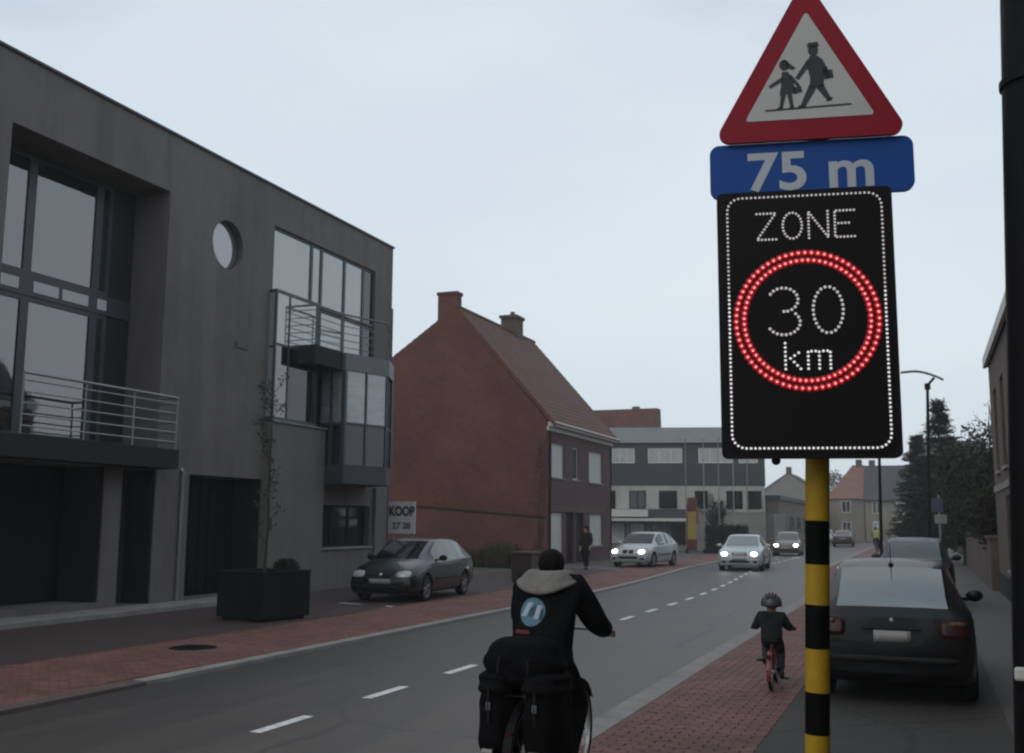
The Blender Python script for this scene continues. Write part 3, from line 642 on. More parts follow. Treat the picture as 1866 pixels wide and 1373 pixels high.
# --- block with a red roof behind the green building
rb = empty('brick_annex', (-25, 91, 0), label='brick block whose red roof rises above the zinc roof', cat='building')
B('wall', BRICKD, rb, (-34, -22.1, 91.2, 92.6, 0, 10.2))
b = MB(); b.extr([(91, 10.2), (92.8, 10.2), (92.6, 12.15), (91.25, 12.15)], lambda u, v, d: (d, u, v), -34.2, -22.0); b.build('roof', TILER, rb)
B('chimney', BRICKD, rb, (-24.4, -23.8, 91.6, 92.2, 12.15, 12.4))

# --- green clad building facing the street
GY = 75.0
gn = empty('green_clad_building', (-10.4, GY, 0), label='long building with dark green upper storey, zinc roof and white ground storey', cat='building')
B('upper_wall', GREENC, gn, (-27, -10.4, GY - .02, GY + 12, 4.55, 7.6))
b = MB(); b.extr([(GY - .25, 7.6), (GY + .5, 8.75), (GY + 11.5, 8.75), (GY + 12.2, 7.6)], lambda u, v, d: (d, u, v), -27.1, -10.3); b.build('roof', ZINC, gn)
B('middle_wall', WHITEW, gn, (-27, -10.45, GY, GY + 12, 2.7, 4.549))
B('ground_wall', GREYW, gn, (-27, -10.45, GY + .05, GY + 12, 0, 2.699))
def xz_window(parent, yf, x0, x1, z0, z1, pm, fm=WHITEP, bars=1, name='window'):
    f = .07
    bs = [(x0, x0 + f, yf - .05, yf + .03, z0, z1), (x1 - f, x1, yf - .05, yf + .03, z0, z1), (x0 + f, x1 - f, yf - .05, yf + .03, z0, z0 + f), (x0 + f, x1 - f, yf - .05, yf + .03, z1 - f, z1)]
    for k in range(bars):
        xm = x0 + (x1 - x0) * (k + 1) / (bars + 1); bs.append((xm - .03, xm + .03, yf - .045, yf + .03, z0 + f, z1 - f))
    w = B(name, fm, parent, *bs); o = B('pane', pm, None, (x0 + f, x1 - f, yf - .02, yf + .02, z0 + f, z1 - f)); o.parent = w
    return w
PALEG = mat('curtained_glass', (0.42, 0.45, 0.45), 0.25, noise=.15, nscale=2)
for (a, e) in ((-21.1, -19.5), (-18.55, -16.15), (-15.0, -12.6), (-12.2, -10.9)):
    xz_window(gn, GY - .04, a, e, 6.15, 7.2, PALEG, bars=2)
for (a, e) in ((-21.9, -20.9), (-19.9, -18.75), (-17.8, -16.55), (-15.3, -14.4), (-13.1, -12.0), (-11.7, -10.7)):
    xz_window(gn, GY - .02, a, e, 2.95, 4.2, GLASSD, fm=BLACKM, bars=1)
for x in (-18.9, -16.0, -13.2): B('cladding_joint', DARKMET, gn, (x - .03, x + .03, GY - .05, GY - .021, 4.6, 7.6))
B('awning', WHITEP, gn, (-21.8, -18.6, GY - 1.4, GY + .04, 2.35, 2.85), (-21.8, -15.8, GY - 1.3, GY + .04, 2.05, 2.25))
for (a, e, m) in ((-21.4, -20.2, PALEG), (-19.9, -18.8, PALEG), (-18.4, -17.2, GLASS), (-17.0, -15.8, GLASSD)):
    xz_window(gn, GY + .03, a, e, .4, 1.95, m, fm=DARKMET, bars=0, name='shop_window')
B('dark_wall_band', DARKMET, gn, (-21.8, -15.6, GY - .04, GY + .045, 2.28, 2.9))
gn.rotation_euler.z = R(14)
# flagpoles
for i, (pxx, lab) in enumerate(((-14.54, 'white flagpole, leftmost of five, behind the yellow banner'), (-13.36, 'white flagpole second from the left before the green building'), (-12.4, 'white flagpole in the middle of five before the green building'), (-11.45, 'white flagpole second from the right before the green building'), (-10.57, 'white flagpole, rightmost of five, before the green building'))):
    fx = pxx; fy = 68.0
    e = empty('flagpole', (fx, fy, 0), label=lab, cat='flagpole', group='flagpoles before the green building')
    MB().tube((fx, fy, 0), (fx, fy, 7.4), .04, .025, 8).build('pole', STEEL if i % 2 else KERB, e, True)
    MB().ball((fx, fy, 7.45), .06).build('finial', STEEL, e, True); MB().tube((fx, fy, 0), (fx, fy, .25), .12, .1, 10).build('foot', BLACKM, e, True)
# feather banner
bn = empty('feather_banner', (-13.4, 64.5, 0), label='tall red and yellow advertising banner beside the footway', cat='banner')
MB().path([(-13.75, 64.5, 0), (-13.75, 64.5, 3.0), (-13.6, 64.5, 3.45), (-13.3, 64.5, 3.5)], .025, 6).build('mast', BLACKM, bn, True)
RB = mat('banner_red', (0.12, 0.025, 0.028), 0.8); YB = mat('banner_yellow', (0.34, 0.27, 0.05), 0.8)
def flag(z0, z1, xa, xb, m, nm):
    b = MB(); n = 8; vs = []
    for i in range(n + 1):
        z = z0 + (z1 - z0) * i / n
        for x in (xa, (xa + xb) / 2, xb): vs.append((x, 64.5 + .04 * math.sin(z * 3 + x * 4), z))
    b.add(vs, [(3 * i + k, 3 * i + k + 1, 3 * i + 4 + k, 3 * i + 3 + k) for i in range(n) for k in range(2)])
    o = b.build(nm, m, bn); s = o.modifiers.new('thick', 'SOLIDIFY'); s.thickness = .01
flag(2.62, 3.45, -13.72, -13.1, RB, 'banner_top'); flag(.95, 2.61, -13.72, -13.2, YB, 'banner_middle'); flag(.25, .94, -13.72, -13.15, RB, 'banner_foot')
flag(1.9, 2.9, -13.19, -13.0, mat('banner_orange', (.22, .09, .07), .8), 'banner_edge')

# --- far houses
def house(name, label, x0, x1, y0, y1, h, rh_, wm, rm, axis='y', face='south', rows=(1.0, 3.6), nwin=4, chim=True, wside=None, group=None, hip=0.0):
    """gabled house; axis = ridge direction; window rows on the side facing the camera street and on the end wall"""
    e = empty(name, ((x0 + x1) / 2, y0, 0), label=label, cat='house', group=group)
    B('wall', wm, e, (x0, x1, y0, y1, 0, h))
    if axis == 'y':
        xm = (x0 + x1) / 2; pts = [(x0, h), (x1, h), (xm, h + rh_)]
        b = MB(); b.extr(pts, lambda u, v, d: (u, d, v), y0 + .002, y1 - .002); b.build('gable', wm, e)
        roof_slab(e, 'roof', rm, xm, h + rh_ - .02, x1 + .3, h - rh_ * .3 / ((x1 - x0) / 2) - .02, y0 - .1, y1 + .1, rows=12); roof_slab(e, 'roof', rm, xm, h + rh_ - .02, x0 - .3, h - rh_ * .3 / ((x1 - x0) / 2) - .02, y0 - .1, y1 + .1, rows=12)
        if chim: B('chimney', BRICKD, e, (xm - .35, xm + .35, y0 + .3, y0 + 1.0, h + rh_ - .6, h + rh_ + .9))
    else:
        ym = (y0 + y1) / 2; pts = [(y0, h), (y1, h), (ym, h + rh_)]
        if not hip: b = MB(); b.extr(pts, lambda u, v, d: (d, u, v), x0 + .002, x1 - .002); b.build('gable', wm, e)
        else:
            b = MB(); b.add([(x0 - .2, y0 - .3, h - .1), (x1, y0 - .3, h - .1), (x1, y1 + .3, h - .1), (x0 - .2, y1 + .3, h - .1), (x0 + hip, ym, h + rh_ + .15), (x1, ym, h + rh_ + .15)], [(0, 1, 5, 4), (2, 3, 4, 5), (3, 0, 4), (1, 2, 5), (0, 3, 2, 1)]); b.build('roof', rm, e)
        for yo, s in (((y0 - .3, -1), (y1 + .3, 1)) if not hip else ()):
            b = MB(); z_e = h - rh_ * .3 / ((y1 - y0) / 2); b.extr([(ym, h + rh_), (yo, z_e), (yo, z_e + .14), (ym, h + rh_ + .16)], lambda u, v, d: (d, u, v), x0 - .15, x1 + .15); b.build('roof', rm, e)
        if chim: B('chimney', BRICKD, e, (x0 + .4 + hip, x0 + 1.1 + hip, ym - .3, ym + .3, h + rh_ - .5, h + rh_ + .8))
    for z in rows:
        k = max(1, int((x1 - x0) / 2.4))
        for i in range(k):
            xc = x0 + (x1 - x0) * (i + .5) / k; xz_window(e, y0 - .02, xc - .5, xc + .5, z, z + 1.4, GLASSD if (i + int(z)) % 2 else GLASS)
        if wside:
            k = max(2, int((y1 - y0) / 2.8)); xw = x1 if wside > 0 else x0
            for i in range(k):
                yc = y0 + (y1 - y0) * (i + .5) / k; yz_window(e, xw + wside * .06, yc - .55, yc + .55, z, z + 1.4, GLASSD if i % 2 else GLASS, out=wside, rec=.03)
    return e
BEIGE = mat('weathered_beige_render', (0.25, 0.225, 0.19), 0.9, noise=.2, nscale=.6, grime=.3)
house('red_roof_house', 'distant beige house with an orange red tiled roof beside the striped pole', -10.6, -6.6, 128, 137, 5.0, 3.9, BEIGE, TILEO, 'x', rows=(.9, 3.3), hip=2.6)
house('slate_roof_house', 'distant beige house with a dark slate roof next to the red roofed one', -6.5, 1.2, 127.6, 137, 4.9, 3.9, BEIGE, TILED, 'x', rows=(.9, 3.2))
house('grey_terrace_house', 'distant grey brown house standing behind the thin black post', -1.0, 5.0, 96, 106, 6.6, 2.6, BRICKG, TILED, 'x', rows=(.9, 3.5), wside=-1)
house('pale_yellow_house', 'pale yellow rendered house half hidden by dark garden trees', 0.15, 4.5, 82, 90, 4.6, 2.2, PALEY, TILED, 'x', rows=(.9,), wside=-1)
# low brown block on the far left side of the street
lb = empty('low_brown_building', (-12, 84, 0), label='low brown building with flat roof edge beyond the flagpoles', cat='building')
B('wall', BRICKG, lb, (-22, -11.2, 88, 128, 0, 3.9)); B('roof_edge', DARKMET, lb, (-22.2, -11.0, 87.8, 128.2, 3.9, 4.25))
for k in range(6): yz_window(lb, -11.14, 90 + k * 5.5, 92.4 + k * 5.5, 1.0, 2.6, GLASSD, fm=DARKMET, rec=.02)
B('garden_wall', GREYW, lb, (-11.6, -10.6, 80.5, 87.7, 0, 2.7))
house('far_left_house', 'hazy far house rising behind the low brown building', -22, -13.2, 150, 162, 6.0, 3.0, GREYW, TILED, 'y', rows=(3.4,), wside=1, chim=True)

# --- right hand side: brown brick house along the sidewalk
RX = 1.85
rr_ = empty('brown_brick_house', (RX, 14, 0), label='brown brick house with pale eave board close along the right sidewalk', cat='house')
rw_ = [(15.3, 16.6, 3.3, 5.5), (18.4, 19.7, 3.3, 5.5), (21.4, 22.7, 3.3, 5.5), (24.3, 25.5, 3.3, 5.5), (27.2, 28.4, 3.3, 5.5), (29.9, 31.0, 3.3, 5.5),
       (15.3, 16.6, .9, 2.6), (18.4, 19.5, .05, 2.5), (21.2, 22.6, .9, 2.6), (24.3, 25.5, .05, 2.6), (27.0, 28.5, .8, 2.6)]
wall_mesh([14, 32.5], [0, 6.5], rw_, RX, -.3, BRICKD, 'front_wall', rr_)
for o_ in rw_:
    if o_[2] < .2: B('door', BLACKM, rr_, (RX + .16, RX + .22, o_[0], o_[1], .05, o_[3]), bevel=.01)
    else: yz_window(rr_, RX, *o_, GLASSD, fm=DARKMET, out=-1, rec=.14)
B('end_wall', BRICKD, rr_, (RX + .002, RX + 8, 32.2, 32.498, 0, 6.5), (RX + .002, RX + 8, 14.002, 14.3, 0, 6.5))
b = MB(); b.extr([(RX, 6.5), (RX + 8, 6.5), (RX + 4, 9.8)], lambda u, v, d: (u, d, v), 14.0, 32.5); b.build('gable', BRICKD, rr_)
roof_slab(rr_, 'roof', TILED, RX + 4, 9.8, RX - .05, 6.42, 13.9, 32.52, rows=20); roof_slab(rr_, 'roof', TILED, RX + 4, 9.8, RX + 8.4, 6.1, 13.9, 32.52)
B('eave_board', WHITEP, rr_, (RX - .14, RX - .05, 13.9, 32.53, 6.34, 6.62)); B('soffit', DARKPL, rr_, (RX - .05, RX - .002, 14, 32.5, 6.36, 6.42))
B('stone_band', KERB, rr_, (RX - .03, RX - .002, 14, 32.5, 2.78, 2.95))
B('plinth', DARKPL, rr_, (RX - .04, RX - .003, 14, 18.3, .053, .6), (RX - .04, RX - .003, 19.6, 24.2, .053, .6), (RX - .04, RX - .003, 25.6, 32.5, .053, .6))
# house behind the camera's right shoulder, seen only in window reflections
house('corner_house', 'brick house beside the camera, mirrored in the grey building windows', RX, 10, -9, 13.6, 5.6, 3.2, BRICKD, TILED, 'y', rows=(), wside=-1)
# garden wall beyond
gw = tag(B('garden_wall', BRICKD, None, (1.65, 1.9, 32.7, 56, 0, 1.5), (1.6, 1.95, 32.65, 56.05, 1.5, 1.58)), 'low brown garden wall under the dark shrubs past the brick house', 'wall')

# ------------------------------------------------------------------ sign on its striped pole
SX, SY, SA = -0.50, 5.2, R(11)
def sg(u, v, d):                     # sign plane: u right, v up, d towards the viewer
    return (SX + u * math.cos(SA) + d * math.sin(SA), SY + u * math.sin(SA) - d * math.cos(SA), v)
PR = .057
sp = empty('striped_sign_pole', (SX, SY, 0), label='yellow and black striped pole carrying the school signs', cat='sign pole')
zb = [0.0, .075, .275, .475, .675, .875, 1.068, 1.269, 1.474, 1.664, 1.872, 4.10]
LEAN = .032; PY = SY + .085
plx = lambda z: SX - .010 + LEAN * (z - 1.25)
cols = [BLACKP if k % 2 == 1 else YELLOWP for k in range(len(zb) - 1)]
cols[-1] = YELLOWP
for k in range(len(zb) - 1):
    m = YELLOWP if (len(zb) - 2 - k) % 2 == 0 else BLACKP
    b = MB(); b.tube((plx(zb[k]), PY, zb[k]), (plx(zb[k + 1]), PY, zb[k + 1] - .0005), PR, None, 28, caps=(k in (0, len(zb) - 2))); b.build('stripe', m, sp, True)
for z in (2.5, 3.2, 3.9): B('clamp', STEEL, sp, (plx(z) - .09, plx(z) + .09, PY - .066, PY + .066, z, z + .05))
def rounded_poly(pts, r, n=6):
    out = []; k = len(pts)
    for i in range(k):
        p0, p1, p2 = Vector(pts[i - 1]), Vector(pts[i]), Vector(pts[(i + 1) % k])
        a = (p0 - p1).normalized(); c = (p2 - p1).normalized(); ang = a.angle(c); t = r / math.tan(ang / 2)
        ctr = p1 + (a + c).normalized() * (r / math.sin(ang / 2)); s0 = p1 + a * t - ctr; s1 = p1 + c * t - ctr
        a0 = math.atan2(s0.y, s0.x); a1 = math.atan2(s1.y, s1.x); da = (a1 - a0 + math.pi) % (2 * math.pi) - math.pi
        for j in range(n + 1): aa = a0 + da * j / n; out.append((ctr.x + r * math.cos(aa), ctr.y + r * math.sin(aa)))
    return out
# warning triangle
TZ, TS, TU = 3.737, .905, .035
tri = empty('warning_sign', sg(TU, TZ, .07), label='red bordered triangular warning sign with two walking children', cat='road sign')
th = TS * .94
tri_o = rounded_poly([(-TS / 2 - .02 + TU, TZ), (TS / 2 + .02 + TU, TZ), (TU, TZ + th)], .05)
b = MB(); b.extr(tri_o, sg, .062, .088); b.build('border_plate', SIGNRED, tri, 25)
tri_i = rounded_poly([(-.312 + TU, TZ + .105), (.312 + TU, TZ + .105), (TU, TZ + .668)], .012)
b = MB(); b.extr(tri_i, sg, .0885, .0905); b.build('white_field', SIGNWHT, tri)
KS = .92 / 328 / 3.4325
def zz(x, y_):                       # picture on the sign, drawn upright
    u = (x - 678) * KS; v = TZ + .112 + (745 - y_) * KS - (x - 678) * .045 * KS; return (u + TU, v)
pic = MB()
def blob(pts): pic.extr([zz(*p) for p in pts], sg, .0908, .0925)
def limb(a, c, wa, wb):
    a = Vector(a); c = Vector(c); d = (c - a).normalized(); nn = Vector((-d.y, d.x)); blob([a + nn * wa, c + nn * wb, c - nn * wb, a - nn * wa])
def disc(c, rx, ry, n=16): blob([(c[0] + rx * math.cos(2 * math.pi * i / n), c[1] + ry * math.sin(2 * math.pi * i / n)) for i in range(n)])
disc((712, 322), 30, 36); blob([(676, 300), (684, 272), (742, 268), (748, 296), (730, 304)])
blob([(690, 358), (738, 356), (768, 384), (792, 440), (778, 470), (768, 530), (772, 556), (684, 562), (690, 500), (680, 450), (668, 420)])
limb((690, 390), (612, 502), 17, 12); limb((778, 430), (796, 500), 14, 12); blob([(762, 452), (820, 446), (828, 498), (776, 510)])
limb((706, 548), (640, 680), 24, 14); limb((744, 548), (800, 640), 24, 13); blob([(606, 690), (618, 672), (660, 672), (656, 692)]); blob([(778, 650), (790, 628), (818, 622), (812, 644)])
disc((540, 414), 30, 32); blob([(548, 384), (606, 430), (590, 444), (552, 430)]); blob([(512, 392), (540, 374), (566, 390), (540, 402)])
blob([(524, 455), (562, 455), (590, 520), (606, 590), (506, 606), (518, 540)]); limb((530, 500), (448, 552), 14, 9); limb((570, 480), (622, 548), 12, 9); blob([(586, 556), (634, 548), (642, 584), (592, 600)])
limb((530, 600), (514, 684), 15, 10); limb((566, 596), (578, 682), 14, 10); blob([(482, 696), (500, 680), (524, 680), (524, 696)]); blob([(556, 692), (570, 676), (592, 676), (590, 692)])
limb((420, 702), (925, 668), 5, 5)
pic.build('children_symbol', SIGNBLK, tri)
# 75 m plate
pl = empty('distance_sign', sg(0, 3.45, .05), label='blue plate reading 75 m under the triangle', cat='road sign')
b = MB(); b.extr(rounded_poly([(-.452, 3.46), (.522, 3.46), (.522, 3.738), (-.452, 3.738)], .05), sg, .03, .058); b.build('plate', SIGNBLU, pl, 25)
me = text_mesh('75 m', .27, lambda x, y_, z: sg(x * 1.12 + .035, 3.497 + y_, .0592 + z), .0008, .006); link_letters(me, SIGNTXT, pl)
# matrix sign
LZ0, LZ1, LW = 2.172, 3.455, .386
sgl = lambda u, v, d: sg(u - .012, v, d)
mxs = empty('matrix_sign', sgl(0, LZ0, .06), label='black light matrix sign reading ZONE 30 km in a red ring', cat='road sign')
b = MB(); b.extr(rounded_poly([(-LW - .025, LZ0 - .01), (LW + .025, LZ0 - .01), (LW + .025, LZ1 + .01), (-LW - .025, LZ1 + .01)], .03), sgl, .06, .13); b.build('housing', LEDBOX, mxs, 25)
b = MB(); b.extr(rounded_poly([(-LW, LZ0 + .012), (LW, LZ0 + .012), (LW, LZ1 - .012), (-LW, LZ1 - .012)], .05), sgl, .13, .133); b.build('face', LEDFACE, mxs, 25)
def dots(pts, r, d0, m, name, n=8, dome=.004):
    b = MB()
    for u, v in pts:
        ring = [sgl(u + r * math.cos(2 * math.pi * i / n), v + r * math.sin(2 * math.pi * i / n), d0) for i in range(n)]
        r2 = [sgl(u + .7 * r * math.cos(2 * math.pi * i / n), v + .7 * r * math.sin(2 * math.pi * i / n), d0 + dome) for i in range(n)]
        b.add(ring + r2, [(i, (i + 1) % n, n + (i + 1) % n, n + i) for i in range(n)] + [tuple(range(n, 2 * n))])
    return tag(b.build(name, m, mxs), kind='stuff')
def along(poly, step, closed=False):
    pts = [Vector(p) for p in poly] + ([Vector(poly[0])] if closed else []); tot = sum((pts[i + 1] - pts[i]).length for i in range(len(pts) - 1))
    n = max(1, round(tot / step)); out = []; i = 0; acc = 0
    for k in range(n + (0 if closed else 1)):
        t = tot * k / n
        while i < len(pts) - 2 and acc + (pts[i + 1] - pts[i]).length < t - 1e-9: acc += (pts[i + 1] - pts[i]).length; i += 1
        s = pts[i + 1] - pts[i]; out.append(tuple(pts[i] + s * ((t - acc) / max(s.length, 1e-9))))
    return out
bw, bz0, bz1 = .362, LZ0 + .036, LZ1 - .02
border = along(rounded_poly([(-bw, bz0), (bw, bz0), (bw, bz1), (-bw, bz1)], .065), .0205, True)
zm = bz0 + .62 * (bz1 - bz0)
dots([p for p in border if p[1] < zm], .0066, .1332, LEDW, 'border_lights'); dots([p for p in border if p[1] >= zm], .0062, .1332, LEDDIM, 'dim_border_lights')
RC, RZ = 0.0, 2.82
ringpts = [(RC + r_ * math.cos(2 * math.pi * (i + o_) / 68), RZ + r_ * math.sin(2 * math.pi * (i + o_) / 68)) for r_, o_ in ((.330, 0), (.293, .5)) for i in range(68)]
dots(ringpts, .0158, .1332, LEDHALO, 'ring_light_glow', 10, .003); dots(ringpts, .0060, .1364, LEDR, 'ring_lights', 8, .003)
def glyph(strokes, u0_, v0, w, h, step): 
    out = []
    for s in strokes:
        closed = s[0] == s[-1] and len(s) > 2
        for p in along([(u0_ + x * w, v0 + y_ * h) for x, y_ in (s[:-1] if closed else s)], step, closed):
            if all((p[0] - q[0]) ** 2 + (p[1] - q[1]) ** 2 > (step * .55) ** 2 for q in out): out.append(p)
    return out
arc = lambda cx_, cy_, rx, ry, a0, a1, n=14: [(cx_ + rx * math.cos(R(a0 + (a1 - a0) * i / n)), cy_ + ry * math.sin(R(a0 + (a1 - a0) * i / n))) for i in range(n + 1)]
zone = []
for k, st in enumerate(([[(0, 1), (1, 1), (0, 0), (1, 0)]], [arc(.5, .5, .5, .5, 0, 360, 24)[:-1] + [(1.0, .5)]], [[(0, 0), (0, 1), (1, 0), (1, 1)]], [[(1, 1), (0, 1), (0, 0), (1, 0)], [(0, .52), (.72, .52)]])):
    zone += glyph(st, -.222 + k * .122, 3.222, .09, .13, .0165)
dots(zone, .0062, .1332, LEDDIM, 'zone_lettering')
d30 = glyph([arc(.42, .74, .5, .26, 150, -90) + arc(.42, .25, .55, .27, 85, -150)], -.165, 2.755, .138, .225, .021)
d30 += glyph([arc(.5, .5, .5, .5, 0, 360, 28)[:-1] + [(1.0, .5)]], .03, 2.755, .138, .225, .0225)
dots(d30, .0078, .1332, LEDDIM, 'speed_digits')
km = glyph([[(0, 0), (0, 1)], [(.75, .62), (.05, .3)], [(.3, .4), (.85, 0)]], -.105, 2.585, .082, .125, .0205) + glyph([[(0, 0), (0, .62), (.5, .62), (.5, 0)], [(.5, .62), (1, .62), (1, 0)]], .0, 2.585, .102, .135, .0205)
dots(km, .0068, .1332, LEDW, 'unit_lettering')
MB().ball(sgl(-.16, LZ0 - .02, .1), .022).build('light_sensor', LEDBOX, mxs, True)

# tall dark pole at the right edge
ep = empty('dark_pole', (0.4, 4.5, 0), label='dark leaning pole at the right edge of the picture', cat='pole')
a_, c_ = Vector((.235 + .13, 4.5, 0.04)), Vector((.235 + .13 + .1825, 4.5, 5.2))
MB().tube(a_, c_, .13, .125, 24).build('shaft', BLACKM, ep, True)
t_ = a_.lerp(c_, .692); t2_ = a_.lerp(c_, .697)
MB().tube(t_, t2_, .137, .137, 24).build('collar', BLACKM, ep, True)
q_ = a_.lerp(c_, .246); B('number_tag', WHITEP, ep, (q_.x - .131, q_.x - .08, q_.y - .12, q_.y - .10, q_.z - .025, q_.z + .025), bevel=.01)

# ------------------------------------------------------------------ cars
STN = {
 'hatch': dict(L=4.17, st=[(0, .30, .50, .56, .62, .50), (.05, .22, .58, .66, .74, .62), (.18, .18, .66, .74, .81, .68), (.45, .18, .74, .82, .84, .70), (.85, .18, .82, .90, .85, .70), (1.10, .18, .86, .955, .85, .68),
   (1.42, .18, .88, 1.18, .85, .63), (1.76, .18, .89, 1.37, .85, .595), (1.90, .18, .89, 1.40, .85, .585), (2.30, .18, .90, 1.43, .85, .58), (2.42, .18, .90, 1.43, .85, .58), (2.95, .18, .915, 1.42, .85, .57), (3.08, .18, .92, 1.41, .85, .57),
   (3.42, .18, .93, 1.365, .845, .56), (3.86, .20, .95, 1.10, .83, .58), (4.00, .24, .93, .98, .81, .60), (4.12, .28, .85, .89, .78, .64), (4.17, .34, .66, .72, .70, .6)],
   ws=(5, 7), rw=(13, 15), side=[(6, 9), (10, 11), (12, 13)], wheels=(.82, 3.36), wr=.30),
 'sedan': dict(L=4.55, st=[(0, .30, .52, .60, .62, .50), (.05, .22, .62, .70, .76, .62), (.18, .18, .70, .77, .83, .68), (.45, .18, .77, .84, .87, .72), (.95, .18, .83, .91, .88, .72), (1.25, .18, .87, .955, .88, .70),
   (1.6, .18, .89, 1.18, .88, .64), (1.95, .18, .90, 1.36, .88, .60), (2.10, .18, .90, 1.395, .88, .59), (2.45, .18, .91, 1.42, .88, .58), (2.57, .18, .91, 1.42, .88, .58), (3.05, .18, .92, 1.40, .88, .57), (3.2, .18, .925, 1.38, .88, .57),
   (3.35, .18, .93, 1.34, .875, .56), (3.82, .20, .95, 1.04, .86, .62), (4.0, .22, .95, 1.01, .85, .66), (4.42, .26, .90, .96, .82, .68), (4.51, .30, .85, .90, .78, .66), (4.55, .36, .66, .72, .70, .6)],
   ws=(5, 7), rw=(13, 14), side=[(6, 9), (10, 11)], wheels=(.86, 3.55), wr=.31)}
def ring(st):
    y_, zb_, zt_b, zt, w, wt = st; h = zt_b - zb_; cab = zt - zt_b; k = .06 if cab > .2 else cab * .3
    half = [(0, zb_), (.55 * w, zb_), (.88 * w, zb_ + .005), (.965 * w, zb_ + .07), (.995 * w, zb_ + .32 * h), (w, zb_ + .55 * h), (.985 * w, zb_ + .82 * h), (.955 * w, zt_b - .012), (.925 * w, zt_b + .012 * min(1, cab / .1)),
            (wt + .02 * (cab > .2), zt - k), (wt * .94, zt - k * .35), (wt * .55, zt - k * .06), (0, zt)]
    return half
def patch(bvh, ax, c, half, off, m, name, parent, n=(8, 5), shape=4.0, sgn=1, thick=True):
    """surface patch lying on the body: ax 'y' projects along y (c=(x,z)), 'x' along x (c=(y,z))"""
    b = MB(); nu, nv = n; vs = []
    for j in range(nv + 1):
        for i in range(nu + 1):
            s, t = -1 + 2 * i / nu, -1 + 2 * j / nv
            if shape < 20:
                L = max(abs(s), abs(t)); 
                if L > 0:
                    pn = (abs(s) ** shape + abs(t) ** shape) ** (1 / shape); s, t = s * L / pn, t * L / pn
            a, z = c[0] + s * half[0], c[1] + t * half[1]
            o_, d_ = (Vector((a, sgn * 9, z)), Vector((0, -sgn, 0))) if ax == 'y' else (Vector((sgn * 9, a, z)), Vector((-sgn, 0, 0)))
            hit = bvh.ray_cast(o_, d_)
            p = hit[0] if hit[0] is not None else o_ + d_ * 9
            vs.append(tuple(p - d_ * off))
    w = nu + 1
    b.add(vs, [(j * w + i, j * w + i + 1, (j + 1) * w + i + 1, (j + 1) * w + i) for j in range(nv) for i in range(nu)])
    o = bpy.data.objects.new(name, b.mesh(name, m, 60)); COL.objects.link(o); o.parent = parent
    if thick: s_ = o.modifiers.new('thick', 'SOLIDIFY'); s_.thickness = off * 1.6; s_.offset = -1 if True else 1
    return o
